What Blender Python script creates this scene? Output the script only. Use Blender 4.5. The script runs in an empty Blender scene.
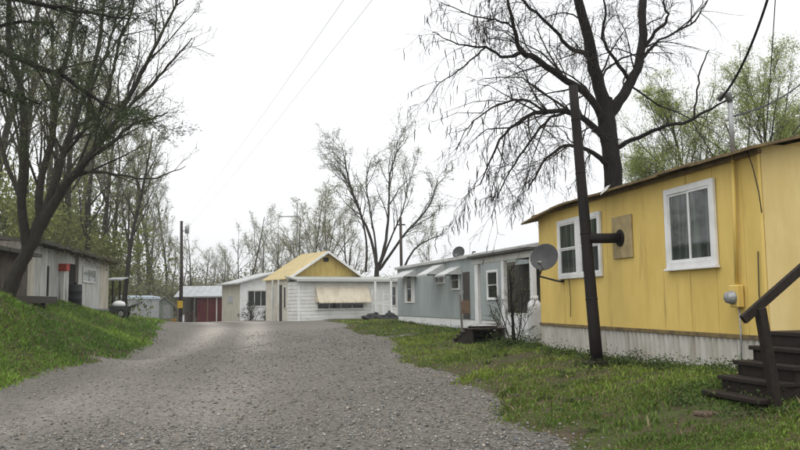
import bpy, math, random
import numpy as np
from mathutils import Vector, Matrix

# ------------------------------------------------------------------ camera, sky, sun, exposure
SC = bpy.context.scene
COL = SC.collection
F, CX, CY = 785.0, 400.0, 225.0
EYE = Vector((0, 0, 1.55))
PITCH, ROLL = math.radians(5.6), math.radians(0.7)
_f = Vector((0, math.cos(PITCH), math.sin(PITCH)))
_r0 = Vector((1, 0, 0)); _u0 = Vector((0, -math.sin(PITCH), math.cos(PITCH)))
_r = _r0 * math.cos(ROLL) - _u0 * math.sin(ROLL)
_u = _u0 * math.cos(ROLL) + _r0 * math.sin(ROLL)
cam_d = bpy.data.cameras.new('camera'); cam = bpy.data.objects.new('camera', cam_d); COL.objects.link(cam)
cam_d.sensor_width = 36; cam_d.lens = F / 800 * 36; cam_d.clip_start = 0.05; cam_d.clip_end = 4000
cam.matrix_world = Matrix(((_r.x, _u.x, -_f.x, EYE.x), (_r.y, _u.y, -_f.y, EYE.y), (_r.z, _u.z, -_f.z, EYE.z), (0, 0, 0, 1)))
SC.camera = cam

W = bpy.data.worlds.new('World'); SC.world = W; W.use_nodes = True
nt = W.node_tree; nt.nodes.clear()
out = nt.nodes.new('ShaderNodeOutputWorld'); add = nt.nodes.new('ShaderNodeAddShader')
sky = nt.nodes.new('ShaderNodeTexSky'); sky.sky_type = 'NISHITA'; sky.sun_disc = False
SUN_EL, SUN_ROT = math.radians(62), math.radians(200)
sky.sun_elevation = SUN_EL; sky.sun_rotation = SUN_ROT; sky.dust_density = 6; sky.air_density = 1.0; sky.ozone_density = 1
hs = nt.nodes.new('ShaderNodeHueSaturation'); hs.inputs['Saturation'].default_value = 0.08
b1 = nt.nodes.new('ShaderNodeBackground'); b1.inputs['Strength'].default_value = 0.05
b2 = nt.nodes.new('ShaderNodeBackground'); b2.inputs['Color'].default_value = (0.965, 0.98, 1.0, 1); b2.inputs['Strength'].default_value = 1.06
nt.links.new(sky.outputs[0], hs.inputs['Color']); nt.links.new(hs.outputs[0], b1.inputs['Color'])
nt.links.new(b1.outputs[0], add.inputs[0]); nt.links.new(b2.outputs[0], add.inputs[1]); nt.links.new(add.outputs[0], out.inputs[0])

sun_d = bpy.data.lights.new('sun', 'SUN'); sun_d.energy = 0.9; sun_d.angle = math.radians(50); sun_d.color = (1, 0.985, 0.96)
sun = bpy.data.objects.new('sun', sun_d); COL.objects.link(sun)
_sd = Vector((math.sin(SUN_ROT) * math.cos(SUN_EL), math.cos(SUN_ROT) * math.cos(SUN_EL), math.sin(SUN_EL)))
sun.rotation_euler = _sd.to_track_quat('Z', 'Y').to_euler(); sun.location = (0, 0, 40)

SC.view_settings.view_transform = 'Standard'; SC.view_settings.look = 'None'
SC.view_settings.exposure = 0.0; SC.view_settings.gamma = 1.0; SC.view_settings.use_curve_mapping = False
SC.render.engine = 'CYCLES'
SC.cycles.use_denoising = True; SC.cycles.max_bounces = 6; SC.cycles.diffuse_bounces = 3
SC.cycles.transparent_max_bounces = 8; SC.cycles.use_adaptive_sampling = True; SC.cycles.adaptive_threshold = 0.015
SC.cycles.volume_bounces = 0

# ------------------------------------------------------------------ helpers
def ray(px, py):
    return _f + _r * ((px - CX) / F) + _u * ((CY - py) / F)
def at(px, py, Y):
    d = ray(px, py); return EYE + d * (Y / d.y)

class MB:
    def __init__(s): s.v = []; s.f = []; s.m = []; s.mi = 0
    def face(s, *i): s.f.append(i); s.m.append(s.mi)
    def box(s, x0, x1, y0, y1, z0, z1, b=0.0):
        if b <= 0:
            o = len(s.v)
            s.v += [(x0,y0,z0),(x1,y0,z0),(x1,y1,z0),(x0,y1,z0),(x0,y0,z1),(x1,y0,z1),(x1,y1,z1),(x0,y1,z1)]
            for q in ((3,2,1,0),(4,5,6,7),(0,1,5,4),(1,2,6,5),(2,3,7,6),(3,0,4,7)): s.face(*[o+k for k in q])
            return s
        return s.obox(Vector(((x0+x1)/2,(y0+y1)/2,(z0+z1)/2)), Vector((1,0,0)), Vector((0,1,0)), Vector((0,0,1)), (x1-x0)/2, (y1-y0)/2, (z1-z0)/2, b)
    def obox(s, c, ax, ay, az, hx, hy, hz, b=0.0):
        b = min(b, hx*.45, hy*.45, hz*.45)
        o = len(s.v); idx = {}
        H = (hx, hy, hz); A = (ax, ay, az)
        if b <= 0:
            for i in (-1,1):
                for j in (-1,1):
                    for k in (-1,1):
                        idx[i,j,k] = len(s.v); s.v.append(tuple(c + ax*(i*hx) + ay*(j*hy) + az*(k*hz)))
            g = lambda *t: s.face(*[idx[q] for q in t])
            g((-1,-1,-1),(-1,-1,1),(-1,1,1),(-1,1,-1)); g((1,-1,-1),(1,1,-1),(1,1,1),(1,-1,1))
            g((-1,-1,-1),(1,-1,-1),(1,-1,1),(-1,-1,1)); g((-1,1,-1),(-1,1,1),(1,1,1),(1,1,-1))
            g((-1,-1,-1),(-1,1,-1),(1,1,-1),(1,-1,-1)); g((-1,-1,1),(1,-1,1),(1,1,1),(-1,1,1))
            return s
        for i in (-1,1):
            for j in (-1,1):
                for k in (-1,1):
                    S = (i,j,k)
                    for a in range(3):
                        p = c.copy()
                        for q in range(3): p = p + A[q] * (S[q] * (H[q] - (0 if q == a else b)))
                        idx[i,j,k,a] = len(s.v); s.v.append(tuple(p))
        for a in range(3):
            u, w = (a+1) % 3, (a+2) % 3
            for sg in (-1,1):
                L = []
                for (p, q) in ((-1,-1),(1,-1),(1,1),(-1,1)):
                    S = [0,0,0]; S[a] = sg; S[u] = p; S[w] = q; L.append(idx[tuple(S)+(a,)])
                s.face(*(L if sg > 0 else L[::-1]))
            for p in (-1,1):
                for q in (-1,1):
                    S0 = [0,0,0]; S1 = [0,0,0]; S0[a] = -1; S1[a] = 1
                    for T in (S0, S1): T[u] = p; T[w] = q
                    L = [idx[tuple(S0)+(u,)], idx[tuple(S1)+(u,)], idx[tuple(S1)+(w,)], idx[tuple(S0)+(w,)]]
                    s.face(*(L if p*q > 0 else L[::-1]))
        for i in (-1,1):
            for j in (-1,1):
                for k in (-1,1):
                    L = [idx[i,j,k,0], idx[i,j,k,1], idx[i,j,k,2]]
                    s.face(*(L if i*j*k > 0 else L[::-1]))
        return s
    def beam(s, p0, p1, w, h, b=0.004, up=Vector((0,0,1))):
        p0, p1 = Vector(p0), Vector(p1); d = p1 - p0; L = d.length; d.normalize()
        if abs(d.dot(up)) > .98: up = Vector((1,0,0))
        sx = d.cross(up).normalized(); sz = sx.cross(d).normalized()
        return s.obox((p0+p1)/2, d, sx, sz, L/2, w/2, h/2, b)
    def tube(s, pts, rad, n=6, cap=True):
        pts = [Vector(p) for p in pts]; d0 = (pts[-1] - pts[0])
        if d0.length < 1e-6: return s
        d0.normalize(); ref = Vector((0,0,1)) if abs(d0.z) < .8 else Vector((1,0,0))
        o = len(s.v); m = len(pts)
        cs = [(math.cos(2*math.pi*k/n), math.sin(2*math.pi*k/n)) for k in range(n)]
        for i, p in enumerate(pts):
            t = pts[min(i+1, m-1)] - pts[max(i-1, 0)]
            if t.length < 1e-9: t = d0
            a = t.cross(ref)
            if a.length < 1e-6: a = t.cross(Vector((.3,.8,.1)))
            a.normalize(); b = a.cross(t); b.normalize(); r = rad[i] if hasattr(rad, '__len__') else rad
            for c, q in cs: s.v.append((p.x+(a.x*c+b.x*q)*r, p.y+(a.y*c+b.y*q)*r, p.z+(a.z*c+b.z*q)*r))
        for i in range(m-1):
            for k in range(n):
                k2 = (k+1) % n
                s.face(o+i*n+k, o+(i+1)*n+k, o+(i+1)*n+k2, o+i*n+k2)
        if cap:
            s.face(*[o+k for k in range(n)]); s.face(*[o+(m-1)*n+k for k in range(n-1,-1,-1)])
        return s
    def lathe(s, prof, n=16, c=(0,0,0), ax=Vector((0,0,1))):
        ax = Vector(ax).normalized(); a = ax.cross(Vector((0,0,1)) if abs(ax.z) < .9 else Vector((1,0,0))).normalized(); b = ax.cross(a)
        c = Vector(c); o = len(s.v)
        for r, z in prof:
            for k in range(n):
                t = 2*math.pi*k/n; s.v.append(tuple(c + ax*z + a*(r*math.cos(t)) + b*(r*math.sin(t))))
        for i in range(len(prof)-1):
            for k in range(n):
                k2 = (k+1) % n; s.face(o+i*n+k, o+i*n+k2, o+(i+1)*n+k2, o+(i+1)*n+k)
        return s
    def prism(s, poly, vec):
        """extrude polygon (list of 3d points) along vec"""
        o = len(s.v); n = len(poly); vec = Vector(vec)
        for p in poly: s.v.append(tuple(p))
        for p in poly: s.v.append(tuple(Vector(p) + vec))
        s.face(*[o+k for k in range(n)]); s.face(*[o+n+k for k in range(n-1,-1,-1)])
        for k in range(n):
            k2 = (k+1) % n; s.face(o+k, o+n+k, o+n+k2, o+k2)
        return s
    def corr(s, x0, x1, z0, z1, y, pitch, amp, axis='x', thick=0.0):
        """ribbed sheet in the xz plane at y; ribs vertical"""
        n = max(2, int(round((x1-x0)/pitch))*4); o = len(s.v)
        for i in range(n+1):
            x = x0 + (x1-x0)*i/n; yy = y + (amp if i % 4 in (1,2) else 0)
            s.v.append((x, yy, z0)); s.v.append((x, yy, z1))
        for i in range(n): s.face(o+2*i, o+2*i+2, o+2*i+3, o+2*i+1)
        return s
    def mesh(s, name, mats, smooth=False):
        me = bpy.data.meshes.new(name); me.from_pydata(s.v, [], s.f)
        for m in (mats if isinstance(mats, (list, tuple)) else [mats]): me.materials.append(m)
        if any(s.m): me.polygons.foreach_set('material_index', s.m)
        if smooth: me.polygons.foreach_set('use_smooth', [True]*len(s.f))
        me.update(); return me
    def build(s, name, mats, parent=None, smooth=False):
        return ob(name, s.mesh(name, mats, smooth), parent)

def ob(name, me, parent=None):
    o = bpy.data.objects.new(name, me); COL.objects.link(o)
    if parent is not None: o.parent = parent
    return o
def tag(o, label=None, cat=None, group=None, kind=None):
    if label: o['label'] = label
    if cat: o['category'] = cat
    if group: o['group'] = group
    if kind: o['kind'] = kind
    return o
def thing(name, label, cat, loc=(0,0,0), rz=0, group=None):
    o = bpy.data.objects.new(name, None); COL.objects.link(o); o.empty_display_size = .3
    o.location = loc; o.rotation_euler = (0, 0, rz)
    return tag(o, label, cat, group)
def copy_tree(root, loc, rz=0, sc=1, label=None):
    def cp(o, par):
        c = o.copy(); COL.objects.link(c); c.parent = par
        for ch in list(o.children): cp(ch, c)
        return c
    r = cp(root, None); r.location = loc; r.rotation_euler = (0,0,rz)
    r.scale = sc if hasattr(sc, '__len__') else (sc, sc, sc)
    if label: r['label'] = label
    return r

class Frame:
    """local frame: x along a wall, y into the building, z up from base"""
    def __init__(s, org, ang): s.o = Vector(org); s.a = ang; s.c, s.s = math.cos(ang), math.sin(ang)
    def to(s, p):
        d = Vector(p) - s.o; return Vector((d.x*s.c + d.y*s.s, -d.x*s.s + d.y*s.c, d.z))
    def world(s, p): return Vector((s.o.x + p[0]*s.c - p[1]*s.s, s.o.y + p[0]*s.s + p[1]*s.c, s.o.z + p[2]))
    def _rd(s, px, py):
        d = ray(px, py); return s.to(EYE), Vector((d.x*s.c + d.y*s.s, -d.x*s.s + d.y*s.c, d.z))
    def y(s, px, py, y=0.0):
        e, d = s._rd(px, py); return e + d*((y - e.y)/d.y)
    def x(s, px, py, x=0.0):
        e, d = s._rd(px, py); return e + d*((x - e.x)/d.x)

# ------------------------------------------------------------------ materials
MATS = {}
def mat(name, c, rough=.7, c2=None, scale=4.0, stretch=(1,1,1), lo=.4, hi=.65, bdist=.02, c3=None, scale3=1.0, stretch3=(1,1,1), lo3=.5, hi3=.7,
        bump=0.0, bscale=60.0, bstretch=(1,1,1), spec=.3, metal=0.0, attr=False, wave=None, wave_amp=.3, trans=0.0):
    if name in MATS: return MATS[name]
    m = bpy.data.materials.new(name); m.use_nodes = True; n = m.node_tree.nodes; l = m.node_tree.links
    P = n['Principled BSDF']; P.inputs['Roughness'].default_value = rough; P.inputs['Metallic'].default_value = metal
    P.inputs['Specular IOR Level'].default_value = spec
    geo = n.new('ShaderNodeNewGeometry')
    def noise(sc, st, det=5):
        mp = n.new('ShaderNodeMapping'); mp.inputs['Scale'].default_value = st; l.new(geo.outputs['Position'], mp.inputs['Vector'])
        t = n.new('ShaderNodeTexNoise'); t.inputs['Scale'].default_value = sc; t.inputs['Detail'].default_value = det
        t.inputs['Roughness'].default_value = .62; l.new(mp.outputs[0], t.inputs['Vector']); return t.outputs['Fac']
    def mixin(base, fac, col, lo, hi):
        r = n.new('ShaderNodeMapRange'); r.inputs['From Min'].default_value = lo; r.inputs['From Max'].default_value = hi; l.new(fac, r.inputs['Value'])
        x = n.new('ShaderNodeMix'); x.data_type = 'RGBA'; l.new(r.outputs[0], x.inputs['Factor'])
        l.new(base, x.inputs[6]); x.inputs[7].default_value = (*col, 1); return x.outputs[2]
    rgb = n.new('ShaderNodeRGB'); rgb.outputs[0].default_value = (*c, 1); base = rgb.outputs[0]
    if c2: base = mixin(base, noise(scale, stretch), c2, lo, hi)
    if c3: base = mixin(base, noise(scale3, stretch3), c3, lo3, hi3)
    if attr:
        a = n.new('ShaderNodeAttribute'); a.attribute_name = 'col'
        x = n.new('ShaderNodeMix'); x.data_type = 'RGBA'; x.blend_type = 'MULTIPLY'; x.inputs['Factor'].default_value = 1
        l.new(base, x.inputs[6]); l.new(a.outputs['Color'], x.inputs[7]); base = x.outputs[2]
    l.new(base, P.inputs['Base Color'])
    h = None
    if bump > 0:
        h = noise(bscale, bstretch, 6)
        b = n.new('ShaderNodeBump'); b.inputs['Strength'].default_value = bump; b.inputs['Distance'].default_value = bdist
        l.new(h, b.inputs['Height']); l.new(b.outputs[0], P.inputs['Normal'])
    if wave:   # (axis, per-metre scale): lap siding / ribs as fine relief
        w = n.new('ShaderNodeTexWave'); w.wave_type = 'BANDS'; w.bands_direction = wave[0]; w.wave_profile = 'SAW'
        w.inputs['Scale'].default_value = wave[1] * 2*math.pi/20; tc = n.new('ShaderNodeTexCoord'); l.new(tc.outputs['Object'], w.inputs['Vector'])
        b = n.new('ShaderNodeBump'); b.inputs['Strength'].default_value = wave_amp; b.inputs['Distance'].default_value = .03
        l.new(w.outputs['Fac'], b.inputs['Height']); l.new(b.outputs[0], P.inputs['Normal'])
    if trans > 0:
        tr = n.new('ShaderNodeBsdfTranslucent'); l.new(base, tr.inputs['Color'])
        mx = n.new('ShaderNodeMixShader'); mx.inputs[0].default_value = trans
        l.new(P.outputs[0], mx.inputs[1]); l.new(tr.outputs[0], mx.inputs[2]); l.new(mx.outputs[0], n['Material Output'].inputs['Surface'])
    MATS[name] = m; return m

def vnoise(x, y, sc, seed=0):
    x = np.asarray(x, float)/sc + seed*17.3; y = np.asarray(y, float)/sc - seed*9.7
    xi = np.floor(x).astype(np.int64); yi = np.floor(y).astype(np.int64); fx = x-xi; fy = y-yi
    fx = fx*fx*(3-2*fx); fy = fy*fy*(3-2*fy)
    def h(a, b):
        n = (a*374761393 + b*668265263 + (int(seed)*1442695041) % 4294967296) & 0xffffffff
        n = ((n ^ (n >> 13))*1274126177) & 0xffffffff; n = ((n ^ (n >> 16))*2246822519) & 0xffffffff
        return ((n ^ (n >> 15)) & 0xffffff)/float(0xffffff)
    return (h(xi,yi)*(1-fx)+h(xi+1,yi)*fx)*(1-fy) + (h(xi,yi+1)*(1-fx)+h(xi+1,yi+1)*fx)*fy
def fbm(x, y, sc, seed=0, o=4):
    t = 0; a = .5; s = 0
    for k in range(o): t = t + a*vnoise(x, y, sc/(2**k), seed+k); s += a; a *= .55
    return t/s

# ------------------------------------------------------------------ terrain
CP = np.array([(0,0,0),(-3,0,0),(3,0,.1),(-3,8,.04),(1,8,.1),(-5,15,.12),(0,15,.22),(-7.6,14.5,.08),(-4,25,.27),(-8.6,22.5,.2),(-.2,25,.4),
 (-7,35,.4),(-9.4,30,.3),(-10,45,.49),(-6,45,.52),(-13.5,49,.46),(-15,60,.22),(-22,75,-.1),(-12,72,.1),(-5,62,.4),
 (-9.3,17,.62),(-7.2,18.5,.15),(-6,21,.2),(-8.1,19.6,.26),(-8.9,25.5,.3),(-10.2,34.5,.45),(-11.2,40,.5),(-8.4,16.2,.28),(-9.6,23.2,.95),(-10.2,20,1.85),(-12.5,22,2.0),(-13.2,27,1.85),(-13.4,30,1.82),(-10.7,28,.75),(-12,36,.74),(-14.6,38.5,1.2),(-15,45,.72),(-18,45,.95),(-17,60,.15),(-26,60,.3),
 (-8,8,.12),(-12,10,.9),(-15,15,1.9),(-20,20,2.3),(-20,30,2.1),(-32,25,2.4),(-30,45,1.8),(-10,0,.2),(-20,5,1.0),(-20,38,1.8),
 (2.4,8,.22),(3.4,8.7,.43),(4.3,9.4,.6),(5,16,.62),(3,16,.56),(2,12,.33),(1.8,20,.42),(2.7,19.5,.47),(4,23,.66),(0,36,.62),(-2.4,36,.55),(8,12,.7),(8,25,.75),(6,5,.5),(10,2,.5),
 (5,40,.65),(-2,50,.52),(-6.1,47,.5),(2,55,.5),(15,15,.8),(15,40,.7),(35,20,.8),(35,60,.5),(0,80,.2),(20,90,.3),(-40,90,.4),(-60,50,1.2),(-60,0,.8),(0,-30,0),(40,-20,.4),(-40,-30,.4),(-15,120,.1),(60,100,.3),(-80,120,.3)], float)
def _tps():
    n = len(CP); d = np.hypot(CP[:,None,0]-CP[None,:,0], CP[:,None,1]-CP[None,:,1])
    K = np.where(d > 0, d*d*np.log(d+1e-9), 0) + np.eye(n)*0.25
    A = np.zeros((n+3,n+3)); A[:n,:n] = K; A[:n,n] = 1; A[:n,n+1:] = CP[:,:2]; A[n,:n] = 1; A[n+1:,:n] = CP[:,:2].T
    return np.linalg.solve(A, np.r_[CP[:,2], 0, 0, 0])
_TW = _tps()
def Hn(x, y):
    x = np.asarray(x, float); y = np.asarray(y, float); sh = x.shape; X = x.ravel(); Y = y.ravel(); res = np.empty(len(X)); n = len(CP)
    for i in range(0, len(X), 40000):
        a, b = X[i:i+40000], Y[i:i+40000]
        d2 = (a[:,None]-CP[None,:,0])**2 + (b[:,None]-CP[None,:,1])**2
        res[i:i+40000] = (.5*d2*np.log(d2+1e-9)) @ _TW[:n] + _TW[n] + a*_TW[n+1] + b*_TW[n+2]
    R = np.hypot(X+5, Y-30); w = np.clip((130-R)/50, 0, 1); w = w*w*(3-2*w)
    return (np.clip(res, -1.5, 3.5)*w + .2*(1-w)).reshape(sh)
def H(x, y): return float(Hn(np.array([x]), np.array([y]))[0])
LEY = [-12, 5, 15, 23, 30, 40, 49, 60, 70, 80]; LEX = [-9, -8.0, -7.4, -8.05, -9.2, -12.2, -15.0, -20, -27, -38]
REY = [-12, 0, 7.6, 11.7, 16.8, 24.8, 36, 50, 60, 70, 80]; REX = [2.2, 1.9, 1.45, .88, .25, -.6, -2.6, -5.2, -9, -14, -22]
def roadS(x, y):
    """+ inside the road (metres from the edge)"""
    y = np.asarray(y, float); l = np.interp(y, LEY, LEX); r = np.interp(y, REY, REX)
    s = np.minimum(x-l, r-x); s = np.minimum(s, 76-y)
    return s + (fbm(x, y, 1.3, 3, 4)-.5)*.75 + (vnoise(x, y, 5., 8)-.5)*.35
def groundN(x, y):
    s = roadS(x, y); t = np.clip((s+.55)/1.1, 0, 1); t = t*t*(3-2*t)
    lump = (fbm(x, y, 1.3, 5, 3)-.5)*.09 + (fbm(x, y, 4.5, 6, 2)-.5)*.12
    w = np.clip(1-np.abs(np.asarray(y)-30)/90, 0, 1)
    return Hn(x, y) + (.035 + lump*w)*(1-t) - .07*t
def roadN(x, y):
    rut = (fbm(x, y, .9, 12, 3)-.5)*.025
    return Hn(x, y) + rut
def G(x, y): return float(groundN(np.array([x]), np.array([y]))[0])

def coords(lo, hi, st, far, k=1.22):
    a = list(np.arange(lo, hi+1e-6, st)); s = st; p = hi
    while p < far: s *= k; p += s; a.append(p)
    s = st; p = lo
    while p > -far: s *= k; p -= s; a.insert(0, p)
    return np.array(a)
def grid_mesh(name, xs, ys, fz, m, mask=None):
    X, Y = np.meshgrid(xs, ys); Z = fz(X, Y); nx, ny = len(xs), len(ys)
    v = np.stack([X, Y, Z], -1).reshape(-1, 3); i = np.arange(nx*ny).reshape(ny, nx)
    q = np.stack([i[:-1,:-1], i[:-1,1:], i[1:,1:], i[1:,:-1]], -1).reshape(-1, 4)
    return np_mesh(name, v, q, m, True)
def np_mesh(name, v, q, m, smooth=False, col=None):
    me = bpy.data.meshes.new(name); k = q.shape[1]
    me.vertices.add(len(v)); me.vertices.foreach_set('co', np.ascontiguousarray(v, np.float32).ravel())
    me.loops.add(q.size); me.loops.foreach_set('vertex_index', np.ascontiguousarray(q, np.int32).ravel())
    me.polygons.add(len(q)); me.polygons.foreach_set('loop_start', np.arange(0, q.size, k, dtype=np.int32)); me.polygons.foreach_set('loop_total', np.full(len(q), k, np.int32))
    if smooth: me.polygons.foreach_set('use_smooth', np.ones(len(q), bool))
    me.materials.append(m); me.update(calc_edges=True)
    if col is not None:
        at_ = me.color_attributes.new('col', 'FLOAT_COLOR', 'POINT')
        at_.data.foreach_set('color', np.concatenate([col, np.ones((len(col),1))], 1).astype(np.float32).ravel())
    return me

M_SOIL = mat('soil', (.085,.066,.042), .95, (.062,.078,.026), 1.6, lo=.42, hi=.58, c3=(.045,.04,.022), scale3=7, lo3=.45, hi3=.7, bump=.8, bscale=9, spec=.1)
ground = ob('ground', grid_mesh('ground', coords(-20, 11, .25, 420), coords(4, 56, .25, 420), groundN, M_SOIL))
tag(ground, 'rough grassy ground sloping up on both sides of the gravel road', 'ground', kind='structure')

def road_mesh():
    ys = np.concatenate([np.arange(-8, 30, .18), np.arange(30, 76, .3)]); n = 72
    l = np.interp(ys, LEY, LEX)-1.3; r = np.interp(ys, REY, REX)+1.3
    t = np.linspace(0, 1, n); X = l[:,None]*(1-t) + r[:,None]*t; Y = np.repeat(ys[:,None], n, 1)
    Z = roadN(X, Y); v = np.stack([X,Y,Z], -1).reshape(-1,3); i = np.arange(len(ys)*n).reshape(len(ys), n)
    q = np.stack([i[:-1,:-1], i[:-1,1:], i[1:,1:], i[1:,:-1]], -1).reshape(-1,4)
    # pale packed wheel tracks worn into the left half of the road and round the bend
    tr = np.exp(-((t[None,:]-.30-.06*np.sin(ys[:,None]*.2))/.06)**2) + np.exp(-((t[None,:]-.52-.04*np.sin(ys[:,None]*.17))/.06)**2)
    tr = tr*(.25 + .75*np.clip((ys[:,None]-18)/14, 0, 1))*(.4+.9*fbm(X, Y, 2.2, 21, 3))
    big = fbm(X, Y, 3.0, 31, 3)
    c = .82 + .45*(big-.5) + 1.0*np.clip(tr, 0, 1)
    col = np.stack([c, c*.985, c*.96], -1).reshape(-1,3)
    return np_mesh('road', v, q, M_ROAD, True, col)
M_ROAD = mat('gravel_bed', (.168,.156,.139), .95, (.335,.313,.282), 30, lo=.46, hi=.66, c3=(.050,.046,.041), scale3=15, lo3=.50, hi3=.70, bump=1.0, bscale=28, spec=.15, attr=True)
road = ob('road', road_mesh()); tag(road, 'grey gravel road curving over a low rise', 'road', kind='structure')

rng = np.random.default_rng(7)
# loose stones on the road
def stones():
    N = 170000
    d = 5.2 + (34-5.2)*rng.random(N)**2.0; px = rng.uniform(-60, 860, N); x = (px-400)/F*d; y = d
    s = roadS(x, y); keep = (s > .05-.5*rng.random(N)**3) & (rng.random(N) < np.clip(.25+.75*fbm(x, y, 1.4, 44, 3)*1.6-.25, .12, 1)); 
    tt = (x-np.interp(y, LEY, LEX))/(np.interp(y, REY, REX)-np.interp(y, LEY, LEX)); tt = tt + (fbm(x, y, 2.5, 47, 2)-.5)*.35
    keep &= rng.random(N) < np.clip(.22+(tt-.30)*2.6, .2, 1)
    x, y, s = x[keep], y[keep], s[keep]; N = len(x)
    z = np.maximum(roadN(x, y), groundN(x, y))
    r = np.exp(rng.normal(math.log(.0098), .42, N)); r = np.clip(r, .005, .03) * (1 + .018*y)
    base = np.array([(1,0,0),(0,1,0),(-1,0,0),(0,-1,0),(0,0,.8),(0,0,-.6)], float)
    v = base[None]*r[:,None,None]*rng.uniform(.6, 1.35, (N,6,1)) + rng.normal(0, .16, (N,6,3))*r[:,None,None]
    a = rng.uniform(0, 6.28, N); ca, sa = np.cos(a), np.sin(a)
    vx = v[...,0]*ca[:,None]-v[...,1]*sa[:,None]; vy = v[...,0]*sa[:,None]+v[...,1]*ca[:,None]
    v = np.stack([vx+x[:,None], vy+y[:,None], v[...,2]*.75+z[:,None]+r[:,None]*.28], -1).reshape(-1,3)
    f = np.array([(0,1,4),(1,2,4),(2,3,4),(3,0,4),(1,0,5),(2,1,5),(3,2,5),(0,3,5)])
    q = (f[None]+(np.arange(N)*6)[:,None,None]).reshape(-1,3)
    b = np.clip(np.exp(rng.normal(-.02, .42, N)), .32, 1.8); w = rng.normal(0, .05, N)
    c = np.stack([b*(1+w), b, b*(1-w*1.1)], -1); col = np.repeat(c, 6, 0)
    return np_mesh('gravel', v, q, mat('stone', (.205,.192,.172), .85, spec=.25, attr=True), False, col)
gv = ob('gravel', stones()); tag(gv, 'loose grey gravel stones scattered over the road', 'gravel', kind='stuff')

# grass blades
DIRT = [(2.95, 8.35, .42), (3.25, 7.95, .3), (-10.2, 22.6, .6), (2.2, 14.5, .6)]
def blades(N, sel, hmin, hmax, seed, name, label, bare=0.0, tint=1.0, tuft=0.0):
    g = np.random.default_rng(seed)
    x, y = sel(g, N); s = roadS(x, y)
    den = np.clip((fbm(x, y, .9, 57, 4)-.34)*4.5 + bare, .14, 1)
    for (a, b, r) in DIRT: den = den*np.clip((np.hypot(x-a, y-b)/r)**2-.15, .06, 1)
    den = den*np.clip(.25-s*1.3, .0, 1)
    if tuft: den = den*np.clip((fbm(x, y, .5, 151, 2)-.60)*9, 0, 1)
    k = g.random(len(x)) < den; x, y, s = x[k], y[k], s[k]; N = len(x)
    z = groundN(x, y); clump = fbm(x, y, .55, 61, 3); patch = fbm(x, y, 2.3, 71, 3)
    h = (hmin + (hmax-hmin)*g.random(N)**1.8)*(.45+1.1*np.clip((clump-.25)*1.8, 0, 1.3))*(1+.012*y)
    a = g.uniform(0, 6.283, N); w = h*.075+.0022+.0004*y; lean = g.normal(0, .38, (N,2))*h[:,None]
    wx, wy = np.cos(a)*w, np.sin(a)*w
    v = np.empty((N,5,3))
    v[:,0] = np.stack([x-wx, y-wy, z-.01], -1); v[:,1] = np.stack([x+wx, y+wy, z-.01], -1)
    mx, my = x+lean[:,0]*.4, y+lean[:,1]*.4
    v[:,2] = np.stack([mx+wx*.8, my+wy*.8, z+h*.55], -1); v[:,3] = np.stack([mx-wx*.8, my-wy*.8, z+h*.55], -1)
    v[:,4] = np.stack([x+lean[:,0]*1.25, y+lean[:,1]*1.25, z+h*.93], -1)
    f = np.array([(0,1,2),(0,2,3),(3,2,4)]); q = (f[None]+(np.arange(N)*5)[:,None,None]).reshape(-1,3)
    t = np.clip((patch-.36)*3.2, 0, 1)[:,None]; dry = (g.random(N) < .10+.25*np.clip((fbm(x,y,1.6,81,3)-.5)*3,0,1))[:,None]
    c = (np.array([.095,.150,.026])*(1-t) + np.array([.205,.270,.048])*t)*tint
    c = np.where(dry, np.array([.20,.165,.085]), c)*np.exp(g.normal(0, .2, N))[:,None]
    o = ob(name, np_mesh(name, v.reshape(-1,3), q, mat('grass_blade', (1,1,1), .6, spec=.25, attr=True, trans=.25), False, np.repeat(c, 5, 0)))
    return tag(o, label, 'grass', kind='stuff')
def sel_right(g, N):
    d = 6 + 36*g.random(N)**1.7; px = g.uniform(320, 880, N); return (px-400)/F*d, d
def sel_left(g, N):
    d = 13 + 38*g.random(N)**1.6; px = g.uniform(-80, 260, N); return (px-400)/F*d, d
blades(430000, sel_right, .014, .058, 5, 'grass', 'patchy short grass between the road and the yellow mobile home', -.10, np.array([.98,1.0,.9]))
blades(300000, sel_left, .025, .10, 6, 'grass', 'lush green grass on the bank below the weathered shack', .45, np.array([1.02,1.2,1.0]))

blades(170000, sel_right, .035, .095, 15, 'grass', 'taller grass tufts scattered over the verge by the yellow home', 0, .85, 1)
# ------------------------------------------------------------------ shared materials
M_YEL = mat('yellow_paint', (.73,.535,.158), .62, (.63,.45,.12), 1.6, (1,1,.35), .42, .66, c3=(.36,.23,.07), scale3=6, stretch3=(1,1,.10), lo3=.60, hi3=.84, bump=.25, bscale=7, bstretch=(1,1,.4), spec=.35)
M_YELP = mat('peach_yellow_wall', (.72,.56,.25), .62, (.64,.48,.19), 2.2, (1,1,.25), .42, .62, bump=.2, bscale=7)  # end wall: paler, peachier yellow than the long wall
M_SKIRT = mat('skirt_metal', (.50,.48,.43), .65, (.33,.30,.25), 3, (1,1,.3), .42, .66, c3=(.17,.13,.08), scale3=9, stretch3=(1,1,.2), lo3=.62, hi3=.8, spec=.3)
M_WHITE = mat('white_paint', (.78,.78,.77), .55, (.62,.62,.59), 3, lo=.45, hi=.75, bump=.08, bscale=30)
M_WHITEG = mat('old_white', (.66,.66,.62), .7, (.50,.49,.44), 2.5, (1,1,.4), .42, .7, bump=.15, bscale=12)
M_GLASS = mat('window_glass', (.022,.027,.026), .04, spec=.7, bump=.03, bscale=3)
M_GLASSC = mat('curtained_glass', (.030,.038,.034), .04, (.12,.14,.12), 2.2, (4,4,.25), .45, .68, spec=.75, bump=.03, bscale=3)
M_DARK = mat('dark_void', (.018,.017,.015), .9, spec=.1)
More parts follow.
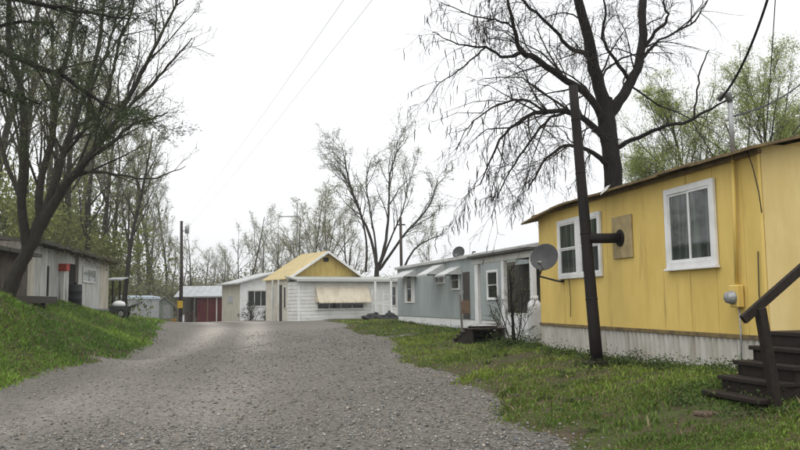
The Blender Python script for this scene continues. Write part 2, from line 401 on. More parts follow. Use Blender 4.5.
M_WOODD = mat('wet_dark_wood', (.026,.018,.013), .65, (.014,.010,.008), 8, (4,4,1), .4, .65, bump=.35, bscale=20, bstretch=(1,6,6), spec=.22)
M_WOODG = mat('weathered_wood', (.21,.19,.165), .9, (.12,.105,.085), 5, (3,3,.4), .4, .65, bump=.3, bscale=14, bstretch=(5,5,.5))
M_POLE = mat('creosote_pole', (.055,.043,.034), .85, (.032,.025,.021), 9, (3,3,.25), .4, .65, bump=.5, bscale=22, bstretch=(3,3,.2))
M_RUST = mat('brown_steel', (.016,.012,.011), .75, (.011,.009,.008), 5, (1,1,.3), .4, .65, c3=(.030,.018,.013), scale3=11, lo3=.58, hi3=.75, bump=.2, bscale=20, spec=.22)
M_GALV = mat('galvanized', (.36,.37,.37), .5, (.24,.24,.235), 12, lo=.4, hi=.65, metal=.35, spec=.5)
M_TANROOF = mat('tan_roof_metal', (.56,.46,.25), .6, (.49,.395,.20), 2, (1,1,1), .42, .68, spec=.35)
M_ROOFEDGE = mat('roof_edge', (.20,.145,.062), .75, (.11,.08,.045), 6, lo=.4, hi=.65, bump=.2, bscale=15)
M_ROOFD = mat('old_roofing', (.075,.07,.062), .9, (.05,.055,.03), 2, lo=.42, hi=.62, bump=.4, bscale=9)
M_WIREG = mat('aluminium_wire', (.30,.30,.30), .5)
M_WIRE = mat('cable', (.018,.018,.02), .6)
M_GREY = mat('grey_paint', (.30,.30,.29), .7, (.2,.2,.19), 4)

# ------------------------------------------------------------------ generic building parts
def window(par, x0, x1, z0, z1, y, cols=2, rows=1, fw=.06, mf=None, mg=None, trim=.0, depth=.05):
    """framed window lying on a wall at y (outside is -y): window > pane, muntin"""
    mf = mf or M_WHITE; mg = mg or M_GLASS
    m = MB(); d = depth
    m.box(x0, x0+fw, y-d, y, z0, z1, .006); m.box(x1-fw, x1, y-d, y, z0, z1, .006)
    m.box(x0+fw, x1-fw, y-d, y, z1-fw, z1, .006); m.box(x0+fw, x1-fw, y-d, y, z0, z0+fw, .006)
    if trim: m.box(x0-.02, x1+.02, y-d-.03, y-.001, z0-.035, z0-.002, .005)
    w = m.build('window', mf, par)
    cw = (x1-x0-2*fw)/cols; rh = (z1-z0-2*fw)/rows
    for i in range(cols):
        for j in range(rows):
            a, b = x0+fw+i*cw, z0+fw+j*rh
            off = .012*((i+j) % 2)
            MB().box(a+.004, a+cw-.004, y-.016-off, y-.006-off, b+.004, b+rh-.004).build('pane', mg, w)
            if fw > .03:
                q = MB(); e = fw*.32; yy0, yy1 = y-.030-off, y-.0165-off
                q.box(a+.002, a+e, yy0, yy1, b+.002, b+rh-.002); q.box(a+cw-e, a+cw-.002, yy0, yy1, b+.002, b+rh-.002)
                q.box(a+e, a+cw-e, yy0, yy1, b+.002, b+e); q.box(a+e, a+cw-e, yy0, yy1, b+rh-e, b+rh-.002)
                q.build('sash', mf, w)
    return w

# ================================================================== YELLOW MOBILE HOME
N_ = at(768, 337, 9.4); zf = N_.z
_d = ray(541, 323); FAR = EYE + _d*((zf-EYE.z)/_d.z)
vec = Vector((N_.x-FAR.x, N_.y-FAR.y, 0)); YL = vec.length; ya = math.atan2(vec.y, vec.x)
ybase = .42
YF = Frame((FAR.x, FAR.y, ybase), ya)
yt = thing('mobile_home', 'weathered yellow mobile home with white framed windows and pale ribbed skirting', 'mobile home', YF.o, ya)
zb = zf - ybase; zt = zb + 2.27; YW = 3.4
MB().box(.02, YL-.02, .03, YW-.02, zb-.05, zt-.01).build('wall_core', M_YEL, yt)
x = 0; wds = [.61]*20; k = 0
while x < YL-.05:
    x1 = min(YL, x+.61)
    if YL-x1 < .2: x1 = YL
    random.seed(k); MB().box(x+.004, x1-.004, random.uniform(-.005,.003), .029, zb, zt, .005).build('wall_panel', M_YEL, yt); x = x1; k += 1
y_ = .03
while y_ < YW-.05:
    y1 = min(YW, y_+.61)
    if YW-y1 < .2: y1 = YW
    zr = zt + .22*min(y1, YW-y_, YW/2)
    MB().box(YL-.019, YL+random.uniform(.008,.014), y_+.002, y1-.002, zb, zt+.05, .005).build('wall_panel', M_YELP, yt); y_ = y1
MB().box(YL-.03, YL+.018, -.018, .02, zb-.01, zt, .004).build('corner_trim', M_YEL, yt)
MB().box(-.01, YL+.02, -.028, -.006, zb-.045, zb+.012, .004).build('drip_edge', M_ROOFEDGE, yt)
# skirting sheets
x = 0.0; k = 0
while x < YL-.1:
    x1 = min(YL, x+.92)
    if YL-x1 < .25: x1 = YL
    m = MB(); m.corr(x+.004, x1-.004, -.25, zb-.046, .012+.006*(k % 2), .13, -.028); m.build('skirting_panel', M_SKIRT, yt); x = x1; k += 1
m = MB(); m.corr(0, YW, -.25, zb-.046, 0, .115, .016)
m.v = [(YL-.01+yy, xx, zz) for (xx, yy, zz) in m.v]; m.build('skirting_panel', M_SKIRT, yt)
MB().box(.05, YL-.03, .06, YW-.05, -.2, zb-.06).build('chassis', M_DARK, yt)
# roof: shallow gable sheets with a ragged overhang, sagging at the far end
def yroof():
    x = -.32; k = 0; random.seed(4)
    while x < YL+.16:
        x1 = min(YL+.18, x+.78); m = MB(); n = 4
        oh = -.24 + random.uniform(-.035,.03); dz = random.uniform(-.006,.01) + .004*(k % 2)
        def zz(a): return zt + .012 + dz - (.16*max(0, (1.9-a)/2.2)**1.5)
        for side in (0, 1):
            o = len(m.v)
            for i in range(n+1):
                a = x + (x1+.03-x)*i/n
                ya_, yb_ = (oh, YW/2) if side == 0 else (YW+.2, YW/2)
                r0, r1 = zz(a)-.06, zz(a)+.22*YW/2
                m.v += [(a, ya_, r0), (a, ya_, r0+.035), (a, yb_, r1+.035), (a, yb_, r1)]
            for i in range(n):
                for q in range(4):
                    a_, b_ = o+4*i+q, o+4*i+(q+1) % 4
                    m.face(a_, b_, b_+4, a_+4)
            m.face(o, o+3, o+2, o+1); e = o+4*n; m.face(e, e+1, e+2, e+3)
        m.build('roof_sheet', M_ROOFEDGE, yt); x = x1; k += 1
yroof()
# gable triangles under the roof
for gx in (.005, YL-.016):
    m = MB(); m.prism([(gx, .04, zt-.02), (gx, YW-.04, zt-.02), (gx, YW/2, zt+.2*YW/2)], (.012, 0, 0)); m.build('gable', M_YEL, yt)
MB().box(-.2, YL+.1, -.07, -.012, zt-.075, zt-.03, .005).build('fascia', M_ROOFEDGE, yt)
# windows
a = YF.y(559, 220); b = YF.y(604, 277); wl0, wl1 = a.x, b.x; wz1 = YF.y(581, 216).z; wz0 = YF.y(581, 278).z
mid = (wl0+wl1)/2
window(yt, wl0, mid-.006, wz0, wz1, -.006, 1, 2, .085, M_WHITE, M_GLASSC)
window(yt, mid+.006, wl1, wz0, wz1, -.006, 1, 2, .085, M_WHITE, M_GLASSC)
a = YF.y(666, 190); b = YF.y(720, 264); rz1 = YF.y(691, 184).z; rz0 = YF.y(694, 267).z
window(yt, a.x, b.x, rz0, rz1, -.006, 2, 1, .09, M_WHITE, M_GLASSC, trim=1)
# bare patch panel where the flue leaves the wall
a = YF.y(613, 218); b = YF.y(634, 257); fl = YF.y(622, 238)
MB().box(a.x, b.x, -.03, -.007, b.z, a.z, .004).build('patch_panel', mat('bare_board', (.42,.335,.175), .85, (.30,.23,.12), 6, lo=.4, hi=.65), yt)
# conduit, meter, mast
c0 = YF.y(737, 165); c1 = YF.y(741, 297)
m = MB(); m.tube([(c0.x, -.05, zt+.02), (c1.x, -.05, c1.z+.16)], .024, 8); m.build('conduit', M_YEL, yt, True)
m = MB(); m.tube([(c1.x+.01, -.04, c1.z-.12), (c1.x+.015, -.04, c1.z-.5), (c1.x-.01, -.05, .05)], .012, 6); m.build('ground_wire', M_GALV, yt, True)
m = MB(); m.box(c1.x-.085, c1.x+.085, -.11, -.012, c1.z-.13, c1.z+.15, .012); mt = m.build('meter_box', M_YEL, yt)
m = MB(); m.lathe([(.085,0),(.085,.03),(.075,.035),(.07,.08),(.055,.095),(.0,.1)], 18, (c1.x-.005, -.112, c1.z-.005), Vector((0,-1,0))); m.build('meter_dial', M_GALV, mt, True)
mz = YF.y(727, 96, -.05).z
m = MB(); m.tube([(c0.x, -.05, zt+.0), (c0.x, -.05, mz-.08)], .03, 8); mast = m.build('service_mast', M_GALV, yt, True)
m = MB(); m.tube([(c0.x, -.05, mz-.1), (c0.x-.01, -.06, mz), (c0.x-.07, -.10, mz+.02), (c0.x-.11, -.14, mz-.05)], [.034,.05,.046,.034], 8); m.build('weatherhead', mat('dark_galv', (.13,.13,.125), .6), mast, True)
m = MB(); m.lathe([(.02,-.03),(.035,-.02),(.025,0),(.035,.02),(.02,.03)], 8, (c0.x-.05, -.06, mz-.3), Vector((1,0,0))); m.build('insulator', M_WHITEG, mast, True)
# slack cable on the wall
k0 = YF.y(757, 152); pts = [(k0.x, -.14, k0.z+.03), (k0.x-.01, -.06, k0.z-.2), (k0.x+.03, -.03, k0.z-.5), (k0.x+.055, -.025, k0.z-.75)]
MB().tube(pts, .007, 5).build('loose_cable', M_WIRE, yt, True)
k1 = YF.y(772, 250); MB().tube([(YL-.07, -.02, k1.z), (YL-.09, -.022, k1.z-.5), (YL-.05, -.03, zb-.02)], .007, 5).build('loose_cable', M_WIRE, yt, True)
k1 = YF.y(578, 290); MB().tube([(k1.x-.35, -.02, k1.z+.25), (k1.x-.3, -.018, k1.z-.15), (k1.x-.33, -.02, k1.z-.5)], .006, 5).build('loose_cable', M_WIRE, yt, True)
# torn bits of flashing on the eave
k1 = YF.y(607, 190, -.2)
m = MB(); m.prism([(k1.x-.16,-.25,k1.z-.07),(k1.x+.1,-.26,k1.z-.02),(k1.x+.17,-.24,k1.z+.05),(k1.x-.02,-.2,k1.z+.06),(k1.x-.13,-.22,k1.z+.01)], (0,.02,.012)); m.build('torn_flashing', M_WHITEG, yt)

# ------------------------------------------------------------------ satellite dish on the yellow home
def dish(name, label, wpos, aim, R, mountpts, rz=0):
    """wpos: dish centre (world), aim: boresight"""
    t = thing(name, label, 'satellite dish', wpos)
    aim = Vector(aim).normalized()
    prof = [(R*q, -.0+.22*R*q*q) for q in (0.001,.25,.5,.75,.95,1.0)]
    pr = prof + [(R*1.0, .22*R+.012), (R*.93, .22*R*.87+.012), (R*.5, .06*R+.012), (.001, .012)]
    pr2 = [(r, z-.012) for r, z in pr]
    m = MB(); m.lathe(pr2, 24, (0,0,0), aim); m.build('reflector', mat('dish_grey', (.06,.06,.063), .5, (.04,.04,.04), 5), t, True)
    side = aim.cross(Vector((0,0,1))).normalized(); upv = side.cross(aim)
    m = MB(); tip = aim*(R*.95) - upv*(R*.75); m.tube([-upv*R*.9+aim*.05, tip], .012, 6); m.build('feed_arm', M_GREY, t, True)
    m = MB(); m.lathe([(.02,-.05),(.035,-.03),(.035,.04),(.02,.05)], 10, tip, (-aim+upv*.6)); m.build('receiver', M_GREY, t, True)
    mp = [Vector(p) - Vector(wpos) for p in mountpts]
    m = MB(); m.tube([-aim*.03] + mp, .02, 7)
    m.box(mp[-1].x-.06, mp[-1].x+.06, mp[-1].y-.06, mp[-1].y+.06, mp[-1].z-.02, mp[-1].z+.02, .005); m.build('mount_arm', mat('dish_mount', (.05,.05,.05), .6), t, True)
    return t
wm = YF.y(563, 281); wm.y = -.02
ctr = YF.y(545, 258, -.5)
dish('satellite_dish', 'dark grey satellite dish on the corner wall of the yellow home', YF.world(ctr), (-.42,-.75,.32), .27,
     [YF.world((wm.x-.16, -.42, wm.z+.1)), YF.world((wm.x-.02, -.1, wm.z)), YF.world((wm.x, .0, wm.z-.005))])

# ------------------------------------------------------------------ stove flue
sb_ = YF.y(597, 357, -.55); st_ = YF.y(573, 86, -.55)
fw_ = YF.world((sb_.x, -.55, 0)); gz = G(fw_.x, fw_.y)
t = thing('stove_flue', 'tall leaning brown steel stove flue standing before the yellow home', 'flue', (fw_.x, fw_.y, gz), ya)
B0 = Vector((0,0,.02)); top = Vector((st_.x-sb_.x, 0, st_.z + ybase - gz))
hz = fl.z + ybase - gz; fr = (hz/top.z); jx = top.x*fr
m = MB(); n = 9; m.tube([B0.lerp(top, i/n) for i in range(n+1)], [.098-.022*i/n for i in range(n+1)], 14); fp = m.build('pipe', M_RUST, t, True)
for q in (.22, .45, .67, .87):
    c = B0.lerp(top, q); m = MB(); m.lathe([(.094-.022*q,-.02),(.103-.022*q,-.012),(.103-.022*q,.012),(.094-.022*q,.02)], 14, c, top-B0); m.build('seam_band', M_RUST, fp, True)
m = MB(); m.tube([(jx, 0, hz), (fl.x-sb_.x, .0, hz), (fl.x-sb_.x, .53, hz)], .085, 12); m.v = m.v
m = MB(); m.tube([(jx+.04, 0.03, hz), (jx+(fl.x-sb_.x-jx)*.55, .30, hz), (fl.x-sb_.x, .525, hz)], .082, 12); m.build('wall_pipe', M_RUST, t, True)
m = MB(); m.lathe([(.083,-.02),(.14,-.02),(.14,.0),(.083,.0)], 14, (fl.x-sb_.x, .52, hz), Vector((0,1,0))); m.build('wall_collar', M_RUST, t, True)
m = MB(); m.box(-.20, .20, -.16, .16, -.15, .075, .012); m.build('base_block', M_WOODD, t)

# ------------------------------------------------------------------ wooden steps
s0w = at(704, 390, 8.75); S = YF.to(s0w); sx0 = S.x; sy0 = S.y; SWID = .92; RUN = .205; zs0 = S.z
ztop = YF.to(at(768, 331, 8.95)).z; RISE = (ztop-zs0)/4
gw = YF.world((sx0+.4, sy0+.1, 0)); gz = G(gw.x, gw.y)
t = thing('wooden_steps', 'dark wet wooden steps with one sloping handrail beside the yellow home', 'steps', (YF.o.x, YF.o.y, YF.o.z), ya)
for i in range(4):
    y0 = sy0 + RUN*i; z = zs0 + RISE*i
    MB().box(sx0-.03, sx0+SWID+.03, y0-.02, y0+RUN+.06, z-.045, z, .006).build('tread', M_WOODD, t)
    MB().box(sx0+.045, sx0+SWID-.045, y0+RUN+.02, y0+RUN+.045, z+.001, z+RISE-.046, .003).build('riser', M_WOODD, t)
for i in range(7):
    y0 = sy0 + RUN*4 + i*.148
    MB().box(sx0-.05, sx0+SWID+.05, y0, y0+.14, ztop-.045, ztop, .005).build('deck_board', M_WOODD, t)
for xx in (sx0+.0, sx0+SWID-.04):
    poly = []
    yb0 = sy0-.0
    poly = [(xx, yb0+.02, gz-YF.o.z-.15), (xx, yb0+.02, zs0-.046)]
    for i in range(4): poly += [(xx, sy0+RUN*(i+1)+.018, zs0+RISE*i-.046), (xx, sy0+RUN*(i+1)+.018, zs0+RISE*(i+1)-.046)]
    poly += [(xx, sy0+RUN*4+.3, ztop-.046), (xx, sy0+RUN*4+.3, ztop-.32), (xx, sy0+RUN*1.6, gz-YF.o.z-.15)]
    m = MB(); m.prism(poly, (.04, 0, 0)); m.build('stringer', M_WOODD, t)
for (xx, yy) in ((sx0-.01, sy0+RUN*4+.25), (sx0+SWID-.08, sy0+RUN*4+.25), (sx0-.01, sy0+RUN*4+1.0), (sx0+SWID-.08, sy0+RUN*4+1.0)):
    MB().box(xx, xx+.09, yy, yy+.09, -.2, ztop-.047, .005).build('post', M_WOODD, t)
XN = sx0+SWID+.035
pb = YF.x(776, 410, XN); pt = YF.x(757, 308, XN)
MB().beam((XN+.045, pb.y, pb.z-.15), (XN+.045, pt.y, pt.z), .088, .088, .006, Vector((1,0,0))).build('newel_post', M_WOODD, t)
r0 = YF.x(741, 320, XN); r1 = YF.x(800, 268, XN); dr = (r1-r0).normalized()
e = r0 + dr*1.9
MB().beam((XN+.03, r0.y, r0.z), (XN+.03, e.y, e.z), .05, .09, .006).build('handrail', M_WOODD, t)
MB().beam((XN+.045, e.y-.25, -.2), (XN+.045, e.y-.25, e.z-.24), .088, .088, .006, Vector((1,0,0))).build('newel_post', M_WOODD, t)
# stepping stone in the mud
q = at(708, 413, 8.1); q.z = G(q.x, q.y)
m = MB(); m.box(-.12,.12,-.09,.09,-.02,.022,.012); o = m.build('paving_brick', mat('dull_brick', (.13,.085,.06), .9, (.08,.06,.045), 12), None); o.location = q; o.rotation_euler = (0.04,.03,.5)
tag(o, 'flat brown brick lying in the mud before the wooden steps', 'brick')

# ------------------------------------------------------------------ propane cylinder
q = at(535.5, 343, 18.2); q.z = G(q.x, q.y)
t = thing('propane_cylinder', 'tall white propane cylinder standing at the corner of the yellow home', 'cylinder', q)
MB().lathe([(.001,.06),(.14,.07),(.165,.12),(.168,.5),(.168,.82),(.15,.93),(.09,1.0),(.03,1.02),(.001,1.02)], 20).build('tank', M_WHITE, t, True)
MB().lathe([(.13,-.06),(.145,-.06),(.145,.1),(.13,.1)], 18).build('foot_ring', M_WHITEG, t, True)
m = MB(); m.lathe([(.085,.97),(.095,.97),(.095,1.1),(.085,1.1)], 16); m.build('collar', M_WHITE, t, True)
m = MB(); m.lathe([(.02,1.0),(.02,1.07),(.035,1.075),(.035,1.09),(.001,1.09)], 8); m.build('valve', M_GREY, t, True)

# ================================================================== GREY-BLUE MOBILE HOME
GFAR = at(398, 322, 36.5); GNEAR = at(541, 336, 22.0)
v = Vector((GNEAR.x-GFAR.x, GNEAR.y-GFAR.y, 0)); GL = v.length+3.5; ga = math.atan2(v.y, v.x); gb = .5
GF = Frame((GFAR.x, GFAR.y, gb), ga)
M_BLUE = mat('grey_blue_siding', (.345,.385,.38), .6, (.29,.325,.32), 2, (1,1,.4), .4, .65, c3=(.15,.17,.16), scale3=6, stretch3=(1,1,.15), lo3=.6, hi3=.8, bump=.12, bscale=10)
g = thing('mobile_home', 'grey blue mobile home with white window awnings and an open front porch', 'mobile home', GF.o, ga)
gzb = GF.y(410, 316.3).z; gzt = GF.y(398, 269).z; GW = 3.6
MB().box(.02, GL-.02, .02, GW, gzb-.03, gzt).build('wall_core', M_BLUE, g)
x = 0.0
while x < GL-.1:
    x1 = min(GL, x+1.22)
    if GL-x1 < .4: x1 = GL
    MB().box(x+.004, x1-.004, -.006, .019, gzb, gzt, .005).build('wall_panel', M_BLUE, g)
    m = MB(); m.corr(x+.004, x1-.004, -.2, gzb-.012, .02, .2, -.015); m.build('skirting_panel', M_WHITE, g); x = x1
MB().box(-.003, .019, .0, GW, gzb, gzt, .004).build('end_wall', M_BLUE, g)
MB().box(.02, GL-.02, .06, GW-.05, -.2, gzb-.04).build('chassis', M_DARK, g)
m = MB()
prof = [(-.12, gzt-.03), (-.12, gzt+.07), (.25, gzt+.15), (GW/2, gzt+.22), (GW-.2, gzt+.15), (GW+.1, gzt+.1), (GW+.1, gzt-.03)]
m.prism([(-.1, yy, zz) for yy, zz in prof], (GL+.2, 0, 0)); m.build('roof', mat('pale_roof', (.50,.50,.485), .6, (.36,.355,.33), 2, lo=.42, hi=.66), g)
def awn(par, x0, x1, z, proj, drop, m_, y=-.006):
    m = MB(); n = max(2, int((x1-x0)/.12)); o = len(m.v)
    for i in range(n+1):
        xx = x0+(x1-x0)*i/n; dz = .012*(i % 2)
        m.v += [(xx, y, z+dz), (xx, y-proj, z-drop+dz), (xx, y-proj, z-drop-.07+dz)]
    for i in range(n):
        a_ = o+3*i; m.face(a_, a_+1, a_+4, a_+3); m.face(a_+1, a_+2, a_+5, a_+4)
    for xx in (x0, x1):
        m.prism([(xx-.006, y, z), (xx-.006, y-proj, z-drop), (xx-.006, y, z-drop)], (.012, 0, 0))
    return m.build('awning', m_, par)
M_AWN = mat('awning_white', (.52,.53,.52), .6, (.40,.41,.39), 3)
def shutters(par, x0, x1, z0, z1, w):
    for a_ in (x0-w-.01, x1+.01):
        MB().box(a_, a_+w, -.035, -.007, z0, z1, .004).build('shutter', M_WHITE, par)
def px_rect(fr, l, t_, r, b, y=0.0):
    A = fr.y(l, (t_+b)/2, y); B = fr.y(r, (t_+b)/2, y); c = (l+r)/2
    return A.x, B.x, fr.y(c, b, y).z, fr.y(c, t_, y).z
x0, x1, z0, z1 = px_rect(GF, 407.5, 275, 412.5, 303); window(g, x0, x1, z0, z1, -.007, 1, 2, .05, M_WHITE); shutters(g, x0, x1, z0, z1, .36)
awn(g, x0-.75, x1+.75, z1+.22, .6, .32, M_AWN)
x0, x1, z0, z1 = px_rect(GF, 436.5, 267, 445, 284); window(g, x0, x1, z0, z1, -.007, 2, 1, .05, M_WHITE); awn(g, x0-.25, x1+.12, z1+.12, .75, .42, M_AWN)
x0, x1, z0, z1 = px_rect(GF, 452, 270, 460, 290); window(g, x0, x1, z0, z1, -.007, 1, 2, .05, M_WHITE); awn(g, x0-.2, x1+.15, z1+.12, .6, .3, M_AWN)
x0, x1, z0, z1 = px_rect(GF, 463.5, 272, 470, 308)
dr_ = MB().box(x0, x1, -.03, -.007, gzb+.02, z1, .005).build('door', mat('dark_door', (.06,.052,.045), .7), g)
MB().box(x0+.06, x0+.1, -.06, -.031, gzb+.9, gzb+1.0, .004).build('handle', M_GALV, dr_)
# porch
PY = -1.75
p0 = GF.y(476, 300, PY).x; p1 = GL-.15; pz = gzb+.02; proof = GF.y(520, 249.5, PY).z-.1
MB().box(p0, p1, PY, -.04, pz-.1, pz-.02, .006).build('porch_floor', M_WOODG, g)
pws = GF.y(515, 315.5, PY).z; pst = GF.y(493, 315, PY).x
x = p0
while x < p1-.1:
    x1 = min(p1, x+.6)
    if p1-x1 < .2: x1 = p1
    MB().box(x+.004, x1-.004, PY-.03, PY-.004, -.35, pws if x > pst else pz-.02, .004).build('porch_skirt_board', M_WHITE, g); x = x1
MB().box(p0-.15, p1+.1, PY-.2, .0, proof+.04, proof+.11, .008).build('porch_roof', mat('porch_roof_dark', (.09,.088,.08), .8, (.05,.05,.045), 4), g)
MB().box(p0-.1, p1+.05, PY-.05, PY+.02, proof-.12, proof+.038, .006).build('porch_beam', M_WHITEG, g)
for pxx in (477.5, 504, 533):
    xx = GF.y(pxx, 290, PY).x; w_ = .085 if pxx != 477.5 else .12
    MB().box(xx-w_, xx+w_, PY-.04, PY+.06, pz-.02, proof-.121, .006).build('porch_post', M_WHITE, g)
xa = GF.y(506, 290, PY).x+.09
MB().box(xa, p1, PY-.02, PY+.03, pws+.004, pws+.06, .004).build('porch_rail', M_WHITEG, g)
# things seen on the wall inside the porch
x0, x1, z0, z1 = px_rect(GF, 488, 270, 499, 300); window(g, x0, x1, z0, z1, -.007, 1, 2, .06, M_WHITE)
x0, x1, z0, z1 = px_rect(GF, 507, 262, 516, 312); d2 = MB().box(x0, x1, -.03, -.007, pz, z1, .005).build('door', mat('brown_door', (.10,.085,.065), .7), g)
x0, x1, z0, z1 = px_rect(GF, 519, 266, 529, 298); window(g, x0, x1, z0, z1, -.007, 2, 1, .06, M_WHITE)
MB().box(GF.y(505, 290, -.3).x, p1-.05, -.3, -.05, pz, proof-.1, .01).build('screen_panel', mat('insect_screen', (.045,.045,.038), .9, (.09,.085,.07), 3, (4,4,.3), .4, .65), g)
# porch steps in dark wood, seen from the side
q0 = GF.world((GF.y(484, 320, PY-.6).x, PY-.05, 0)); gz = G(q0.x, q0.y)
t = thing('porch_steps', 'low dark wooden steps leading to the porch of the grey blue home', 'steps', GF.o, ga)
xs = GF.y(468, 326, PY-.5).x; zg = gz-gb; sw = 1.0
nst = 4; rs = (pz-.05-zg)/nst
for i in range(nst):
    z = zg+rs*(i+1)-.02; xx = xs+i*.27
    MB().box(xx, xx+.31, PY-.95, PY-.06, z-.045, z, .005).build('tread', M_WOODD, t)
    MB().box(xx+.27, xx+.295, PY-.9, PY-.1, z+.001, z+rs-.047, .003).build('riser', M_WOODD, t)
for yy in (PY-.92, PY-.12):
    m = MB(); m.prism([(xs+.02, yy, zg-.1), (xs+.02, yy, zg+rs-.066), (xs+nst*.27, yy, zg+rs*nst-.066), (xs+nst*.27+.35, yy, zg+rs*nst-.066), (xs+nst*.27+.35, yy, zg-.1)], (0, .04, 0)); m.build('stringer', M_WOODD, t)
MB().box(xs+nst*.27+.0, xs+nst*.27+.4, PY-.95, PY-.06, zg+rs*nst-.065, zg+rs*nst-.02, .005).build('landing_board', M_WOODD, t)
# dish and pipes on the roof
q = at(459, 253, 28.5)
dish('satellite_dish', 'small grey satellite dish on the roof of the grey blue home', q, (-.45,-.8,.3), .24, [q+Vector((.05,.12,-.15)), q+Vector((.1,.2,-.35)), GF.world((GF.to(q).x+.1, .6, gzt+.26))])
# post with board in the yard
q = at(462.5, 326, 24.5); q.z = G(q.x, q.y)
t = thing('yard_post', 'thin leaning wooden post with a small brown board before the grey blue home', 'post', q)
MB().beam((0,0,-.2), (-.06,0,1.22), .07, .07, .005).build('post', M_WOODG, t)
MB().obox(Vector((.11,-.05,.82)), Vector((1,0,.03)).normalized(), Vector((0,1,0)), Vector((-.03,0,1)).normalized(), .13, .015, .2, .004).build('board', mat('tan_board', (.19,.13,.085), .8, (.13,.09,.06), 8), t)

# ================================================================== HOUSE WITH TAN ROOF
HA = math.radians(33); ho = at(298, 319.5, 47.0); HB = .42
HF = Frame((ho.x, ho.y, HB), HA)
M_SIDE = mat('lap_siding', (.70,.70,.67), .7, (.58,.575,.54), 2, lo=.42, hi=.68)
M_SIDEY = mat('cream_siding', (.64,.61,.52), .75, (.53,.50,.41), 2, lo=.42, hi=.68)
h = thing('house', 'small white sided house with tan metal roof and yellow board gable', 'house', HF.o, HA)
hz = HF.y(298, 277).z; AD = 1.5                       # eave height; AD = front addition depth
MW = HF.y(362, 280, AD).x; hp = HF.y(329, 252, AD).z; SD = AD + 3.3; AW = HF.y(399, 300, 0).x
# main body behind the addition
MB().box(0, MW, AD, SD, -.3, hz, .01).build('wall', M_SIDEY, h)
m = MB(); m.prism([(.0, AD+.02, hz), (MW, AD+.02, hz), (MW/2, AD+.02, hp-.06)], (0, SD-AD-.04, 0)); m.build('gable_core', M_SIDEY, h)
nb = 14; gw_ = MW/nb
for i in range(nb):
    a0, a1 = i*gw_+.006, (i+1)*gw_-.006
    zt0 = hz+.01+(hp-.08-hz)*(1-abs(a0-MW/2)/(MW/2)); zt1 = hz+.01+(hp-.08-hz)*(1-abs(a1-MW/2)/(MW/2))
    m = MB(); m.prism([(a0, AD-.03, hz-.0), (a1, AD-.03, hz-.0), (a1, AD-.03, zt1), (a0, AD-.03, zt0)], (0, .045, 0)); m.build('gable_board', mat('gable_yellow', (.52,.40,.13), .75, (.42,.30,.09), 4, (1,1,.3)), h)
MB().box(MW/2-.18, MW/2+.18, AD-.06, AD-.031, hp-.62, hp-.36, .005).build('gable_vent', M_DARK, h)
ov = .16; sl = (hp-hz)/(MW/2)
for sgn in (0, 1):
    e = -ov if sgn == 0 else MW+ov; ze = hz-sl*ov
    ncol = 8; y0, y1 = AD-.35, SD+.2
    for i in range(ncol):
        ya_, yb_ = y0+(y1-y0)*i/ncol, y0+(y1-y0)*(i+1)/ncol
        m = MB(); m.prism([(e, ya_, ze), (MW/2, ya_, hp), (MW/2, ya_, hp+.04), (e, ya_, ze+.04)], (0, yb_-ya_-.03, 0))
        m.prism([(e, yb_-.03, ze+.004), (MW/2, yb_-.03, hp+.004), (MW/2, yb_-.03, hp+.075), (e, yb_-.03, ze+.075)], (0, .028, 0)); m.build('roof_sheet', M_TANROOF, h)
    m = MB(); m.prism([(e, y0-.05, ze-.10), (MW/2, y0-.05, hp-.10), (MW/2, y0-.05, hp+.06), (e, y0-.05, ze+.06)], (0, .045, 0)); m.build('barge_board', M_WHITE, h)
# front addition with nearly flat roof
az = hz-.02; 
MB().box(0.012, AW, 0.012, AD-.04, -.3, az-.24, .008).build('addition_wall', M_SIDE, h)
nz = 11; bh = (az-.26)/nz
for i in range(nz):
    z = i*bh; m = MB(); m.prism([(0, -.018, z), (0, .011, z), (0, .011, z+bh-.004), (0, -.001, z+bh-.004)], (AW, 0, 0)); m.build('siding_board', M_SIDE, h)
    m = MB(); m.prism([(-.03, .02, z), (.011, .02, z), (.011, .02, z+bh-.004), (-.012, .02, z+bh-.004)], (0, AD-.08, 0)); m.build('siding_board', M_SIDE, h)
m = MB(); m.prism([(-.2, -.3, az-.22), (-.2, AD-.04, az+.06), (-.2, AD-.04, az+.13), (-.2, -.3, az-.12)], (AW+.5, 0, 0)); m.build('addition_roof', mat('grey_roofing', (.40,.41,.37), .8, (.33,.34,.30), 2), h)
MB().box(-.22, AW+.32, -.335, -.302, az-.25, az-.10, .004).build('fascia', mat('fascia_grey', (.47,.48,.46), .7), h)
for cx_ in (0, AW-.12): MB().box(cx_-.033, cx_+.10, -.03, -.0185, -.3, az-.25, .003).build('corner_board', M_WHITE, h)
x0, x1, z0, z1 = px_rect(HF, 316, 286, 364, 310)
window(h, x0, x1, z0, z1, -.019, 4, 1, .08, M_WHITEG)
awn(h, x0-.05, x1+.25, z1+.04, .5, 1.02, mat('awning_tan', (.62,.555,.43), .7, (.50,.44,.33), 3, (1,1,.4)), -.019)
x0, x1, z0, z1 = px_rect(HF, 371, 290, 384, 319); dd = MB().box(x0, x1, -.035, -.019, -.0, z1, .005).build('door', M_WHITE, h)
for i in (0, 1):
    for j in (0, 1): MB().box(x0+.12+i*(x1-x0-.2)/2, x0+.12+i*(x1-x0-.2)/2+(x1-x0-.34)/2, -.043, -.036, .2+j*1.0, 1.0+j*.9, .004).build('door_panel', M_WHITEG, dd)
for xx in (x0-.15, x1+.05): MB().box(xx, xx+.1, -.75, -.66, -.2, az-.24, .005).build('porch_post', M_WHITE, h)
x0, x1, z0, z1 = px_rect(HF, 391, 286, 396, 306); window(h, x0, x1, z0, z1, -.019, 1, 2, .05, M_WHITEG)
